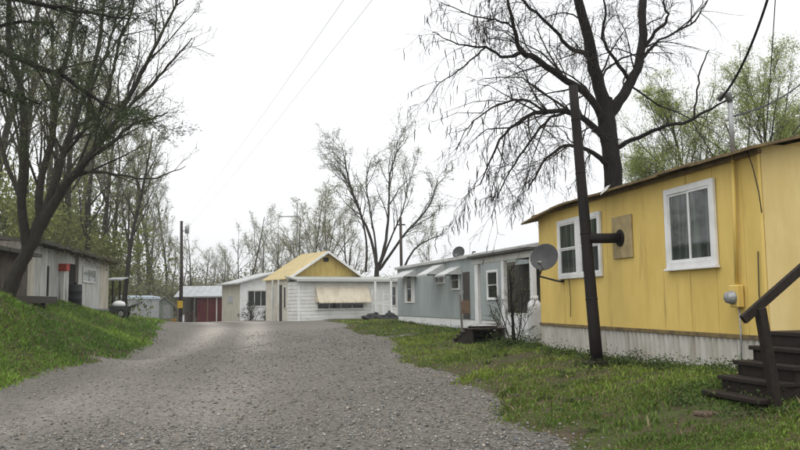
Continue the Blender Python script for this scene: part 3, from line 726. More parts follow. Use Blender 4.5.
# left side wall: doors and windows (wall plane x = 0, facing -x)
def side_box(name, y0, y1, z0, z1, m_, par, d=.03): return MB().box(-d, -.002, y0, y1, z0, z1, .004).build(name, m_, par)
s1 = HF.x(290, 300, 0).y
def sy(px): return HF.x(px, 300, 0).y
def szz(px, py): return HF.x(px, py, 0).z
dd = side_box('door', sy(281.5), sy(279), -.1, szz(280, 287), mat('dark_door', ()), h) if False else MB().box(-.03, -.002, sy(282), sy(278.5), -.1, szz(280, 285), .004).build('door', MATS['dark_door'], h)
for (l, r_, t_, b_) in ((286.5, 284.2, 286, 309), (274.5, 273, 286, 308)):
    w = side_box('window', sy(l), sy(r_), szz(l, b_), szz(l, t_), M_WHITEG, h, .04)
    MB().box(-.05, -.041, sy(l)+.07, sy(r_)-.07, szz(l, b_)+.07, szz(l, t_)-.07).build('pane', M_GLASS, w)
for pxx in (277, 283.2): MB().box(-.36, -.28, sy(pxx)-.04, sy(pxx)+.04, -.2, hz-sl*ov-.02, .005).build('porch_post', M_WHITEG, h)

# black bags by the house
random.seed(12)
for i, (pxx, sc) in enumerate(((368, .9), (375, 1.15), (383, 1.0), (390, 1.1), (395.5, .85))):
    q = at(pxx, 320.5, 40.5+.5*(i % 2)); q.z = G(q.x, q.y)
    m = MB(); prof = [(.05,-.03),(.27,.03),(.33,.13),(.28,.25),(.14,.33),(.05,.37),(.08,.42),(.001,.43)]
    m.lathe([(r*sc, z*sc) for r, z in prof], 14)
    m.v = [(x*(1+.14*math.sin(5*z+3*y+i))+random.uniform(-.018,.018), y*(1+.14*math.cos(4*x+i))+random.uniform(-.018,.018), z+random.uniform(-.012,.012)) for x, y, z in m.v]
    o = m.build('trash_bag', mat('black_plastic', (.012,.012,.012), .55, spec=.25, bump=.3, bscale=9), None, True); o.location = q; o.rotation_euler = (.25*math.sin(i*2.1),.3*math.cos(i*1.7),i*1.3); o.scale = ((1.25,.9,.72),(1.0,1.3,.85),(1.4,1.0,.6),(.95,1.1,.95),(1.2,1.2,.62))[i]
    tag(o, 'black plastic trash bag lying in a row before the house door', 'bag', 'black bags before the house')

# ================================================================== WHITE BUILDING
WA = math.radians(28); wo = at(240, 319, 60.0)
WF = Frame((wo.x, wo.y, .1), WA)
w_ = thing('white_building', 'white single storey building with low gable behind the tan roofed house', 'building', WF.o, WA)
wz = WF.y(240, 283).z; wL = 6.2; wD = WF.x(222, 300, 0).y; wp = WF.y(268, 272.5).z
MB().box(0, wL, 0, wD, -.3, wz, .01).build('wall', M_WHITE, w_)
MB().box(-.012, -.001, 0.05, wD-.02, -.3, wz-.05).build('side_cladding', M_SIDEY, w_)
m = MB(); m.prism([(0, 0.0, wz), (wL, 0.0, wz), (wL/2, 0.0, wp)], (0, wD, 0)); m.build('gable', M_WHITE, w_)
for sg in (0, 1):
    e = -.35 if sg == 0 else wL+.35; ze = wz - (wp-wz)/(wL/2)*.35
    m = MB(); m.prism([(e, -.3, ze), (wL/2, -.3, wp+.02), (wL/2, -.3, wp+.12), (e, -.3, ze+.10)], (0, wD+.6, 0)); m.build('roof', M_AWN, w_)
x0, x1, z0, z1 = px_rect(WF, 247, 290, 268, 307); window(w_, x0, x1, z0, z1, -.003, 3, 1, .07, M_WHITEG)
v_ = MB().box(-.05, -.013, WF.x(231, 300, 0).y-.7, WF.x(229, 300, 0).y+.1, WF.x(230, 303, 0).z, WF.x(230, 295, 0).z, .004).build('window', M_WHITEG, w_)
MB().box(-.06, -.051, WF.x(231, 300, 0).y-.62, WF.x(229, 300, 0).y+.02, WF.x(230, 303, 0).z+.06, WF.x(230, 295, 0).z-.06).build('pane', M_GLASS, v_)

# ================================================================== SHEDS BEYOND THE RISE
M_RED = mat('red_paint', (.135,.022,.022), .65, (.09,.016,.017), 4, (1,1,.3))
M_ZINC = mat('zinc_roof', (.42,.44,.45), .5, (.33,.345,.35), 2, lo=.4, hi=.65)
q = at(177, 318, 72); q2 = at(224, 318, 72); cf = Frame((q.x, q.y, .05), 0); LW = q2.x-q.x
t = thing('open_shed', 'open fronted shed with grey metal roof beside the red shed', 'shed', cf.o)
ez, rz_ = cf.y(200, 297).z, cf.y(200, 286.5, 2.6).z
MB().box(0, LW, 4.4, 4.5, -.3, ez, .01).build('back_wall', M_WOODG, t)
MB().box(0, .1, .1, 4.4, -.3, ez, .01).build('side_wall', M_SIDEY, t); MB().box(LW-.1, LW, .1, 4.4, -.3, ez, .01).build('side_wall', M_WOODG, t)
for xx in (0.0, LW*.35): MB().box(xx, xx+.14, -.05, .09, -.3, ez, .006).build('post', M_WOODG, t)
n = 8
for i in range(n):
    xa_, xb_ = -.25+(LW+.4)*i/n, -.25+(LW+.4)*(i+1)/n
    m = MB(); m.prism([(xa_, -.3, ez), (xa_, 2.6, rz_), (xa_, 2.6, rz_+.05), (xa_, -.3, ez+.05)], (xb_-xa_-.02, 0, 0))
    m.prism([(xa_, 4.8, ez+.1), (xa_, 2.6, rz_), (xa_, 2.6, rz_+.05), (xa_, 4.8, ez+.15)], (xb_-xa_-.02, 0, 0)); m.build('roof_sheet', M_ZINC, t)
q = at(197, 318, 67); q2 = at(221.5, 318, 67); rf = Frame((q.x, q.y, .12), 0); LW = q2.x-q.x
t = thing('red_shed', 'dark red wooden shed with pale roof edge and door trim', 'shed', rf.o)
ez = rf.y(200, 297.5).z
MB().box(0, LW, 0.02, 2.4, -.3, ez, .008).build('wall', M_RED, t)
nbb = 10
for i in range(nbb): MB().box(LW*i/nbb+.006, LW*(i+1)/nbb-.006, 0, .019, -.3, ez, .004).build('wall_board', M_RED, t)
for f_ in (.43, .80): MB().box(LW*f_-.05, LW*f_+.05, -.03, -.001, -.3, ez-.03, .004).build('door_trim', M_WHITEG if f_ > .5 else mat('tan_trim', (.22,.16,.10), .8), t)
m = MB(); m.prism([(-.15, -.25, ez), (-.15, 2.6, ez+.35), (-.15, 2.6, ez+.43), (-.15, -.25, ez+.12)], (LW+.3, 0, 0)); m.build('roof', M_ZINC, t)
# green shed
q = at(154.5, 318, 86); q2 = at(174, 318, 86); rf = Frame((q.x, q.y, -.3), math.radians(18)); LW = (q2.x-q.x)*.92; D_ = 3.0
t = thing('green_shed', 'small dull green shed with steep gable and grey roof', 'shed', rf.o, rf.a)
ez = rf.y(156, 305).z; pk = rf.y(162, 297).z
MB().box(0, LW, 0, D_, -.2, ez, .01).build('wall', mat('dull_green', (.20,.225,.18), .8, (.15,.17,.135), 4), t)
m = MB(); m.prism([(0, .01, ez), (LW, .01, ez), (LW/2, .01, pk-.05)], (0, D_-.02, 0)); m.build('gable', MATS['dull_green'], t)
for sg in (0, 1):
    e = -.2 if sg == 0 else LW+.2; ze = ez-(pk-ez)/(LW/2)*.2
    m = MB(); m.prism([(e, -.2, ze), (LW/2, -.2, pk), (LW/2, -.2, pk+.08), (e, -.2, ze+.08)], (0, D_+.4, 0)); m.build('roof', M_GREY, t)
MB().box(LW*.45, LW*.85, -.03, -.002, -.1, ez-.05, .005).build('door', M_GREY, t)
# far pale trailer
q = at(127, 319, 80); q2 = at(159, 319, 83); v = q2-q; rf = Frame((q.x, q.y, -.2), math.atan2(v.y, v.x)); LW = Vector((v.x, v.y)).length
t = thing('mobile_home', 'small pale grey mobile home with blue roof edge beyond the rise', 'mobile home', rf.o, rf.a)
ez = rf.y(140, 299).z
MB().box(0, LW, 0, 3, -.2, ez, .02).build('wall', mat('pale_grey', (.42,.44,.44), .6, (.34,.36,.36), 3), t)
m = MB(); m.prism([(-.1, -.1, ez), (-.1, 3.1, ez), (-.1, 3.0, ez+.22), (-.1, 1.5, ez+.38), (-.1, 0, ez+.22)], (LW+.2, 0, 0)); m.build('roof', mat('blue_roof', (.30,.38,.45), .6, (.40,.42,.42), 3), t)
x0, x1, z0, z1 = px_rect(rf, 143, 304, 147, 309); window(t, x0, x1, z0, z1, -.003, 1, 1, .05, M_WHITEG)

# ================================================================== WEATHERED SHACK ON THE BANK
s0 = at(0, 296, 24.5); s1_ = at(108, 308, 40.5)
v = Vector((s1_.x-s0.x, s1_.y-s0.y, 0)); SL = v.length; sa = math.atan2(v.y, v.x)
SF = Frame((s0.x, s0.y, 1.35), sa)
M_SHB = mat('shack_brown', (.12,.10,.075), .9, (.08,.065,.05), 3)
t = thing('shack', 'long weathered grey shack with dark overhanging roof on the grassy bank', 'shack', SF.o, SF.a)
sh = SF.y(60, 249, 0).z; SD_ = 3.4
x43 = SF.y(41, 270, -.5).x; LOW = .5
MB().box(x43, SL, .03, SD_, -.4, sh).build('wall_core', M_WOODG, t)
MB().box(-3, x43-.002, .03, SD_, -.4, sh-LOW).build('wall_core', M_SHB, t)
M_SH = [mat('shack_white', (.52,.52,.49), .8, (.36,.35,.32), 3, (1,1,.3), .4, .65), mat('shack_grey', (.40,.40,.38), .85, (.28,.275,.25), 3, (1,1,.3)), mat('shack_cream', (.54,.50,.41), .85, (.38,.34,.27), 3, (1,1,.3)), mat('shack_brown', (.12,.10,.075), .9, (.08,.065,.05), 3)]
edges = [0, 13.0]
pxs = [-30, -14, 0, 10, 20, 27, 33, 40, 47, 54, 60, 66, 74, 78, 86, 97, 100, 108]
cols = [3, 3, 3, 3, 3, 2, 0, 0, 1, 1, 1, 0, 3, 0, 0, 0, 2]
xs_ = [SF.y(p, 285).x for p in pxs]; xs_[-1] = SL
for i in range(len(xs_)-1):
    MB().box(xs_[i]+.008, xs_[i+1]-.008, -.006*(i % 3), .028, -.35, sh-.02-(LOW if xs_[i] < x43-.3 else 0), .006).build('wall_panel', M_SH[cols[i]], t)
MB().box(SL, SL+.012, .02, SD_, -.35, sh-.02, .004).build('end_wall', M_SH[0], t)
x0, x1, z0, z1 = px_rect(SF, 82, 268, 95, 283); window(t, x0, x1, z0, z1, -.014, 2, 1, .06, M_WHITEG, M_GLASSC)
x0, x1, z0, z1 = px_rect(SF, 68.5, 264, 74.5, 300); MB().box(x0, x1, -.04, -.014, z0, z1, .005).build('door', M_DARK, t)
x0, x1, z0, z1 = px_rect(SF, 46.5, 266, 48, 296); MB().box(x0, x1, -.04, -.014, z0, z1, .005).build('batten', M_WOODD, t)
m = MB(); random.seed(3); xx = -3.0
while xx < SL-.5:
    x2 = xx+1.0; m = MB(); j = random.uniform(-.05,.05); lo_ = LOW if xx < x43-.5 else 0
    if lo_ and x2 > x43-.5: x2 = x43-.02
    m.prism([(xx, -.55+j, sh-.10-lo_), (xx, SD_+.3, sh+.32-lo_), (xx, SD_+.3, sh+.42-lo_), (xx, -.55+j, sh+.02-lo_)], (x2-xx-.012, 0, 0)); m.build('roof_sheet', M_ROOFD, t); xx = x2
for i in range(8):
    xx = x43+.1+(SL-x43-.2)*i/7; MB().beam((xx, -.5, sh-.16), (xx, .0, sh-.05), .05, .09).build('rafter', M_WOODD, t)
MB().box(SL*.55, SL+.1, -.2, -.02, -.5, .05, .01).build('foundation', mat('block_wall', (.24,.235,.22), .9, (.16,.155,.14), 6), t)
vm = MB(); RV = random.Random(8)
for k in range(1500):
    f_ = RV.betavariate(2.2, 1.1); p = Vector((SL*f_+.2, -.45+RV.gauss(0,.13), sh+.02-abs(RV.gauss(0,.16))*(.5+f_)+RV.uniform(0,.1)))
    a = Vector((RV.gauss(0,1), RV.gauss(0,1), RV.gauss(0,1))).normalized()*RV.uniform(.03,.06); b = a.cross(Vector((RV.gauss(0,1), RV.gauss(0,1), RV.gauss(0,1)))).normalized()*a.length*.6
    o = len(vm.v); vm.v += [tuple(p-a), tuple(p+b), tuple(p+a), tuple(p-b)]; vm.face(o,o+1,o+2,o+3)
o = vm.build('roof_vine', mat('vine_leaf', (.105,.085,.042), .8, (.075,.085,.03), 3, lo=.4, hi=.6, trans=.2), t); o['kind'] = 'stuff'
# raised plank terrace before the shack's near end
x0, x1 = -2.0, SF.y(52, 300, -.8).x
t2 = thing('plank_terrace', 'low dark plank terrace along the near end of the weathered shack', 'terrace', SF.o, SF.a)
tz = SF.y(30, 296, -.9).z
for i in range(6): MB().box(x0, x1, -.95+i*.155, -.95+i*.155+.148, tz-.05, tz, .005).build('plank', M_WOODD, t2)
k = 0
xx = x0+.05
while xx < x1: MB().box(xx, xx+.12, -.93, -.8, tz-1.0, tz-.051, .006).build('post', M_WOODD, t2); xx += 1.7
MB().box(x0, x1, -.975, -.952, tz-.22, tz-.0, .004).build('rim_board', mat('terrace_rim', (.055,.045,.035), .85), t2)
# pale awning beyond
q = at(116, 280, 41.5); t3 = thing('awning', 'pale blue grey metal canopy on dark posts at the end of the shack', 'awning', (q.x, q.y, G(q.x, q.y)))
zc = q.z-G(q.x, q.y)
for i in range(5): 
    m = MB(); m.prism([(-.42+i*.17, -.5, zc-.05), (-.42+i*.17, .7, zc+.12), (-.42+i*.17, .7, zc+.16), (-.42+i*.17, -.5, zc+.02)], (.162, 0, 0)); m.build('slat', M_ZINC, t3)
for (xx, yy) in ((-.38,-.4),(.36,-.4),(-.38,.6),(.36,.6)): MB().box(xx-.04, xx+.04, yy-.04, yy+.04, -.2, zc-.04+.14*(yy > 0), .005).build('post', M_WOODD, t3)
# red box on white post
q = at(62.5, 299, 31.2); q.z = G(q.x, q.y)
t3 = thing('box_on_post', 'bright red box on a white post beside the shack', 'post', q)
hp_ = at(62.5, 271, 31.2).z - q.z
MB().box(-.06,.06,-.06,.06,-.3,hp_,.008).build('post', M_WHITEG, t3)
m = MB(); m.box(-.19,.19,-.16,.16,hp_+.001,hp_+.24,.01); m.build('box', mat('bright_red', (.42,.055,.035), .6, (.32,.04,.03), 6), t3)
m = MB(); m.box(-.21,.21,-.18,.18,hp_+.241,hp_+.285,.01); m.build('lid', MATS['bright_red'], t3)
# black barrel
q = at(75, 303, 31.8); q.z = G(q.x, q.y)
t3 = thing('barrel', 'black upright barrel in front of the shack door', 'barrel', q)
MB().lathe([(.001,-.05),(.24,-.05),(.26,.0),(.26,.28),(.275,.30),(.26,.32),(.26,.58),(.275,.60),(.26,.62),(.26,.86),(.25,.88),(.001,.885)], 18).build('drum', mat('black_drum', (.02,.02,.022), .6), t3, True)
MB().lathe([(.03,.886),(.03,.93),(.08,.94),(.08,.96),(.001,.965)], 10).build('cap', M_DARK, t3, True)
# garden cart with sack
q = at(121, 316, 36.5); q.z = G(q.x, q.y)
t3 = thing('garden_cart', 'small dark garden cart with two wheels below the shack', 'cart', q)
m = MB(); m.prism([(-.45,-.25,.28),(.3,-.25,.28),(.45,-.25,.55),(-.5,-.25,.55)], (0,.5,0)); m.build('tray', mat('cart_metal', (.05,.055,.055), .6), t3)
for yy in (-.31,.29):
    w0 = MB().lathe([(.13,-.02),(.2,-.03),(.21,0),(.2,.03),(.13,.02)], 16, (.1,yy,.2), Vector((0,1,0))).build('wheel', M_DARK, t3, True)
    MB().lathe([(.03,-.02),(.13,-.01),(.13,.01),(.03,.02)], 12, (.1,yy,.2), Vector((0,1,0))).build('rim', M_GALV, w0)
for yy in (-.2,.2): MB().tube([(.4,yy,.5),(.75,yy,.62),(.95,yy,.75)], .02, 6).build('handle', M_WOODD, t3)
MB().box(-.4,-.34,-.2,.2,0,.28,.005).build('leg', M_WOODD, t3)
m = MB(); m.lathe([(.05,0),(.22,.03),(.26,.12),(.2,.24),(.07,.3),(.001,.31)], 12); m.v = [(x*1.25+random.uniform(-.02,.02), y+random.uniform(-.02,.02), z) for x,y,z in m.v]
o = m.build('sack', M_WHITE, None, True); o.location = (q.x-.1, q.y, q.z+.5); tag(o, 'white sack heaped on the small garden cart', 'sack')

# ================================================================== POLES, WIRES, AERIAL
q = at(180.5, 318, 64); pz0 = G(q.x, q.y); ptop = at(181.5, 221, 64)
t = thing('utility_pole', 'slim dark utility pole beside the red shed', 'utility pole', (q.x, q.y, pz0))
hh = ptop.z-pz0
MB().tube([(0,0,-.5),(.03,0,hh*.5),(ptop.x-q.x,0,hh)], [.16,.135,.11], 10).build('pole', M_POLE, t, True)
MB().lathe([(.001,-.3),(.17,-.28),(.17,.28),(.1,.33),(.001,.34)], 12, (.42,0,hh-.75)).build('transformer', M_GALV, t, True)
MB().box(.08,.3,-.04,.04,hh-.85,hh-.78,.005).build('bracket', M_GALV, t)
sz_ = at(179,304.5,64).z-pz0
MB().box(-.22,.22,-.2,-.165,sz_-.3,sz_+.3,.01).build('yellow_plate', mat('sign_yellow', (.62,.40,.03), .6), t)
q3 = at(368, 0, 14); q4 = at(340, 0, 14)
def wire(name, a, b, sag, r, label, n=28, mw=None):
    mw = mw or M_WIRE
    a, b = Vector(a), Vector(b); m = MB()
    pts = [a.lerp(b, i/n) - Vector((0,0,sag*4*(i/n)*(1-i/n))) for i in range(n+1)]
    m.tube([p-a for p in pts], r, 5); o = m.build(name, mw, None, True); o.location = a
    return tag(o, label, 'wire', 'overhead wires')
A1 = ptop+Vector((0,0,-.15)); A2 = ptop+Vector((0,0,-1.1))
for A, q_, lab in ((A1, q4, 'upper thin overhead wire running from the utility pole above the road'), (A2, q3, 'lower thin overhead wire running from the utility pole above the road')):
    e = A + (q_-A)*1.12
    wire('overhead_wire', A, e, .25, .0045, lab, mw=M_WIREG)
# service drop to the yellow home
WH = YF.world((c0.x-.05, -.06, mz-.28)); WH2 = YF.world((c0.x-.1, -.13, mz-.04))
wire('service_drop', WH, at(812, 74, 14.5), .12, .014, 'twisted cable running right from the mast on the yellow roof')
wire('service_drop', WH2, at(771, -12, 8.5), .16, .016, 'thick black cable rising steeply from the yellow roof')
wire('service_drop', YF.world((c0.x+.3,.2,zt+.12)), at(776, -12, 8.2), .04, .006, 'thin wire rising steeply beside the thick black cable')
# tv aerial behind the house
q = at(297, 300, 58); zt_ = at(297.5, 203, 58).z; gz = G(q.x, q.y)
t = thing('tv_aerial', 'tall thin television aerial mast behind the tan roofed house', 'aerial', (q.x, q.y, gz))
MB().tube([(0,0,-.2),(0,0,zt_-gz)], .04, 6).build('mast', M_GREY, t)
bz = at(290, 216.5, 58).z-gz; bx = at(279, 216, 58).x-q.x
MB().tube([(bx,0,bz),(.25,0,bz)], .035, 6).build('boom', M_GREY, t)
for i in range(9):
    xx = bx+.1+(-bx)*i/8.5; L_ = .25+.07*i; MB().tube([(xx,-L_,bz),(xx,L_,bz)], .012, 5).build('element', M_GALV, t)
# short pole behind the grey home
q = at(402, 300, 46); zt_ = at(401.5, 217, 46).z; gz = G(q.x, q.y)
t = thing('short_pole', 'short dark wooden pole rising behind the grey blue home', 'pole', (q.x, q.y, gz))
MB().tube([(0,0,-.3),(-.03,0,zt_-gz)], [.10,.08], 9).build('pole', M_POLE, t, True)
MB().box(-.25,.25,-.05,.05,zt_-gz-.5,zt_-gz-.42,.005).build('crossarm', M_WOODD, t)
# bicycle by the open shed
q = at(189, 318, 63); q.z = G(q.x, q.y)
t = thing('bicycle', 'old dark bicycle leaning near the utility pole', 'bicycle', q, math.radians(12))
for xx in (-.5,.52):
    w0 = MB().tube([(xx+.32*math.cos(a_*math.pi/8), 0, .34+.32*math.sin(a_*math.pi/8)) for a_ in range(17)], .022, 5).build('wheel', M_DARK, t)
    mm = MB()
    for a_ in range(4): mm.tube([(xx+.3*math.cos(a_*math.pi/4),0,.34+.3*math.sin(a_*math.pi/4)),(xx-.3*math.cos(a_*math.pi/4),0,.34-.3*math.sin(a_*math.pi/4))], .005, 4)
    mm.build('spokes', M_GALV, w0)
mm = MB(); mr = mat('bike_red', (.14,.03,.03), .4)
for a_, b_ in (((-.5,0,.34),(-.1,0,.32)),((-.1,0,.32),(-.18,0,.85)),((-.5,0,.34),(-.17,0,.78)),((-.1,0,.32),(.35,0,.78)),((-.17,0,.8),(.35,0,.82)),((.52,0,.34),(.33,0,.95))): mm.tube([a_, b_], .02, 6)
mm.build('frame', mr, t); MB().box(-.3,-.06,-.06,.06,.85,.9,.02).build('saddle', M_DARK, t); MB().tube([(.28,-.28,.98),(.34,0,.96),(.28,.28,.98)], .015, 6).build('handlebar', M_GALV, t)
q = at(174, 318.5, 62); q.z = G(q.x, q.y)
t = thing('bucket', 'small orange yellow bucket standing left of the utility pole', 'bucket', q)
MB().lathe([(.001,-.02),(.15,-.02),(.2,.4),(.21,.42),(.19,.42),(.14,.02),(.001,.02)], 14).build('pail', mat('bucket_orange', (.45,.25,.05), .5), t, True)
MB().tube([(.2*math.cos(a_*math.pi/8),0,.4+.16*math.sin(a_*math.pi/8)) for a_ in range(9)], .008, 4).build('handle', M_GALV, t)
q = at(183.5, 318.5, 62); q.z = G(q.x, q.y)
t = thing('marker_post', 'short white marker post right of the utility pole', 'post', q)
MB().box(-.06,.06,-.06,.06,-.2,.62,.01).build('post', M_WHITE, t); MB().lathe([(.08,.621),(.09,.65),(.05,.7),(.001,.71)], 8).build('cap', M_WHITEG, t)

exec_trees = True
# ================================================================== TREES
M_BARK = mat('bark_dark', (.020,.017,.015), .95, (.036,.031,.027), 7, (3,3,.5), .45, .7, bump=1.0, bscale=9, bstretch=(3,3,.5), bdist=.06, spec=.15)
M_BARKG = mat('bark_grey', (.048,.043,.034), .95, (.030,.027,.021), 6, (3,3,.5), .4, .65, bump=1.0, bscale=9, bstretch=(3,3,.5), bdist=.05, spec=.15)
M_TWIG = mat('twig', (.032,.027,.022), .9, spec=.1)
M_TWIGG = mat('twig_pale', (.10,.09,.072), .9, spec=.1)  # on the woodland trees this paler tone stands in for haze
M_TWIGP = mat('twig_far', (.16,.145,.115), .9, spec=.1)  # distant twigs lightened further, haze put into their colour
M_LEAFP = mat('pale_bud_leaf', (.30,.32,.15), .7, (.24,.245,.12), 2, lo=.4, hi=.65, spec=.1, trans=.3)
M_TWIGM = mat('twig_olive', (.060,.055,.038), .9, spec=.1)
M_POD = mat('seed_pod', (.035,.028,.026), .8, spec=.2)
M_LEAFY = mat('spring_leaf', (.34,.40,.095), .6, (.25,.31,.07), 3, lo=.4, hi=.65, spec=.2, trans=.3)
M_LEAFB = mat('bud_leaf', (.20,.20,.10), .7, (.15,.145,.08), 3, lo=.4, hi=.65, spec=.15, trans=.25)
M_LEAFW = mat('wood_leaf', (.23,.26,.085), .7, (.17,.18,.07), 1.2, lo=.4, hi=.65, spec=.15, trans=.3)
M_LEAFU = mat('understory_leaf', (.21,.235,.07), .7, (.14,.15,.05), .7, lo=.4, hi=.62, spec=.15, trans=.25)
M_NEEDLE = mat('cedar_needle', (.056,.080,.032), .75, (.036,.052,.022), 3, lo=.4, hi=.65, spec=.15)

def rv(R): return Vector((R.gauss(0,1), R.gauss(0,1), R.gauss(0,1)))
class Tree:
    def __init__(s, seed, cfg): s.R = random.Random(seed); s.c = cfg; s.wood = MB(); s.tw = MB(); s.tips = []; s.count = 0
    def emit(s, pts, rad):
        big = rad[0] > s.c.get('split', .035)
        n = 10 if rad[0] > .12 else (6 if rad[0] > .04 else (4 if rad[0] > .015 else 3))
        if n == 3:
            # taper last ring almost to a point
            rad = list(rad)
        (s.wood if big else s.tw).tube(pts, rad, n, cap=False)
    def grow(s, p, d, L, r, lv):
        c = s.c; R = s.R; n = c['seg'][lv]; pts = [p.copy()]; rad = [r]; rmin = c['rmin']
        w, tr = c['wob'][lv], c['trop'][lv]
        for i in range(n):
            d = (d + rv(R)*w + Vector((0,0,tr))).normalized(); p = p + d*(L/n)
            pts.append(p); rad.append(max(rmin*.8, r*(1-(i+1)/n*c['tap'][lv])))
        s.emit(pts, rad); s.kids(pts, rad, L, lv)
    def kids(s, pts, rad, L, lv, mult=1.0, t0=None):
        c = s.c; R = s.R
        if lv >= c['max']: s.tips.append((pts[-1], (pts[-1]-pts[-2]).normalized())); s.tips.append((pts[len(pts)//2], (pts[-1]-pts[-2]).normalized())); return
        k = c['kids'][lv]*mult; k = int(k) + (R.random() < k-int(k)); n = len(pts)-1; a0 = c['t0'][lv] if t0 is None else t0
        for q in range(k):
            t = a0 + (1-a0)*((q+R.random())/k); f = t*n; i = min(int(f), n-1); f -= i
            p = pts[i].lerp(pts[i+1], f); rr = rad[i]*(1-f)+rad[i+1]*f; tan = (pts[i+1]-pts[i]).normalized()
            ax = tan.cross(rv(R)); ax.normalize(); ang = c['ang'][lv]*(.7+.6*R.random()); perp = ax.cross(tan)
            d = (tan*math.cos(ang) + ax*math.sin(ang)*R.choice((-1,1))*.8 + perp*math.sin(ang)*R.uniform(-.6,.6)).normalized()
            ll = L*c['len'][lv]*(1.15-.65*t)*R.uniform(.65,1.25)
            if 'lmin' in c: ll = max(ll, c['lmin'][lv])
            s.grow(p, d, ll, max(c['rmin'], min(rr*.72, ll*c['rl'][lv])), lv+1)
        if c.get('lead', True): s.tips.append((pts[-1], (pts[-1]-pts[-2]).normalized()))
    def limb(s, pp, org, lv, mult=1, t0=.2, rough=.014, ws=1.0):
        """pp: (px,py,Y,width_px) path of a limb read off the photograph, turned into a smooth 3d limb"""
        P = [at(a, b, Y)-org for a, b, Y, w in pp]; r = [w/2*Y/F*ws*s.c.get('ws', 1) for a, b, Y, w in pp]
        pts = []; rad = []; R = s.R
        for i in range(len(P)-1):
            p0 = P[max(i-1,0)]; p1 = P[i]; p2 = P[i+1]; p3 = P[min(i+2,len(P)-1)]; n = 4
            for k in range(n):
                t = k/n; t2 = t*t; t3 = t2*t
                q = .5*((2*p1)+(p2-p0)*t+(2*p0-5*p1+4*p2-p3)*t2+(3*p1-p0-3*p2+p3)*t3)
                pts.append(q + rv(R)*rough*(0 if (i == 0 and k == 0) else 1)); rad.append((r[i]*(1-t)+r[i+1]*t)*R.uniform(.96,1.05))
        pts.append(P[-1]); rad.append(r[-1])
        s.emit(pts, rad)
        if lv is not None:
            L = sum((pts[i+1]-pts[i]).length for i in range(len(pts)-1)); s.kids(pts, rad, L, lv, mult, t0)
        return pts, rad
    def leaves(s, per, size, spread, mi=1, aspect=.6):
        R = s.R; m = s.tw; m.mi = mi
        for p, d in s.tips:
            for k in range(per if per >= 1 else (1 if R.random() < per else 0)):
                c = p + rv(R)*spread; a = rv(R).normalized()*size*R.uniform(.6,1.4); b = a.cross(rv(R)).normalized()*a.length*aspect
                o = len(m.v); m.v += [tuple(c-a), tuple(c+b*.5), tuple(c+a), tuple(c-b*.5)]; m.face(o, o+1, o+2, o+3)
        m.mi = 0
    def build(s, name, label, cat, loc, mw, mt, ml=None, group=None, crown='crown'):
        t = thing(name, label, cat, loc, 0, group)
        if s.wood.v: s.wood.build('trunk', mw, t, True)
        s.tw.build(crown, [mt, ml] if ml else mt, t)
        return t

# ---- big pod-bearing tree behind the yellow home
cfgA = dict(ws=.68, max=4, seg=[6,6,5,4,3], wob=[.1,.15,.17,.19,.18], trop=[.0,-.02,-.08,-.12,-.16], tap=[.6,.75,.8,.7,.5], kids=[8,11,8,4,0], t0=[.3,.15,.15,.15,.1],
            ang=[.8,.85,.8,.75,.7], len=[.5,.42,.52,.55,.6], rl=[.02,.013,.009,.007,.006], rmin=.0044, lmin=[.5,.7,.4,.22,.15])
bx, by = at(617, 330, 20).x, 20.0; org = Vector((bx, by, G(bx, by)-.05))
T = Tree(11, cfgA); Y0 = 20
T.limb([(620,352,Y0,34),(617,290,Y0,30),(615,220,Y0,27),(612,170,Y0,26),(607,125,Y0,26),(604,100,Y0,25)], org, None)
T.limb([(605,108,Y0,20),(598,85,Y0-.1,19),(590,50,Y0-.3,17),(580,8,Y0-.6,14),(570,-40,Y0-1,11),(565,-100,Y0-1.3,6)], org, 1, 1.3, .15)
T.limb([(607,118,Y0,19),(622,96,Y0+.1,16),(634,76,Y0+.3,14),(642,45,Y0+.5,12.5),(643,0,Y0+.8,11),(650,-60,Y0+1.2,6)], org, 1, 1.3, .2)
T.limb([(604,120,Y0-.1,13),(585,92,Y0-.4,11),(560,76,Y0-.9,10),(535,58,Y0-1.3,9),(522,52,Y0-1.5,8),(514,28,Y0-1.7,6),(505,-12,Y0-2,4)], org, 1, 1.6, .1)
T.limb([(522,52,Y0-1.5,6),(505,58,Y0-1.8,4.5),(485,48,Y0-2.1,3.5),(458,44,Y0-2.4,2.2),(432,32,Y0-2.6,1)], org, 2, 2.2, .1)
T.limb([(514,28,Y0-1.7,4),(495,20,Y0-2,3),(470,15,Y0-2.3,2.2),(440,2,Y0-2.5,1.2)], org, 2, 1.8, .1)
T.limb([(485,48,Y0-2.1,3),(465,66,Y0-2.3,2.2),(440,84,Y0-2.5,1.4),(424,104,Y0-2.6,1)], org, 2, 1.4, .1)
T.limb([(606,140,Y0-.1,12),(588,122,Y0-.5,9),(566,112,Y0-1,8),(540,112,Y0-1.5,7),(520,121,Y0-1.9,5),(500,140,Y0-2.2,3.5),(480,185,Y0-2.5,1.6)], org, 1, 2.0, .08)
T.limb([(608,165,Y0-.1,9),(588,150,Y0-.7,6),(565,146,Y0-1.3,5),(545,160,Y0-1.8,3.5),(528,190,Y0-2.1,2)], org, 1, 1.3, .15)
T.limb([(590,55,Y0-.3,8),(570,48,Y0-.9,6),(555,30,Y0-1.5,5),(530,8,Y0-2,4),(508,-14,Y0-2.3,2.5)], org, 1, 1.3, .15)
T.limb([(566,112,Y0-1,5),(545,122,Y0-1.6,4),(525,150,Y0-2.2,3),(505,180,Y0-2.6,2),(492,215,Y0-2.8,1)], org, 2, 2.0, .1)
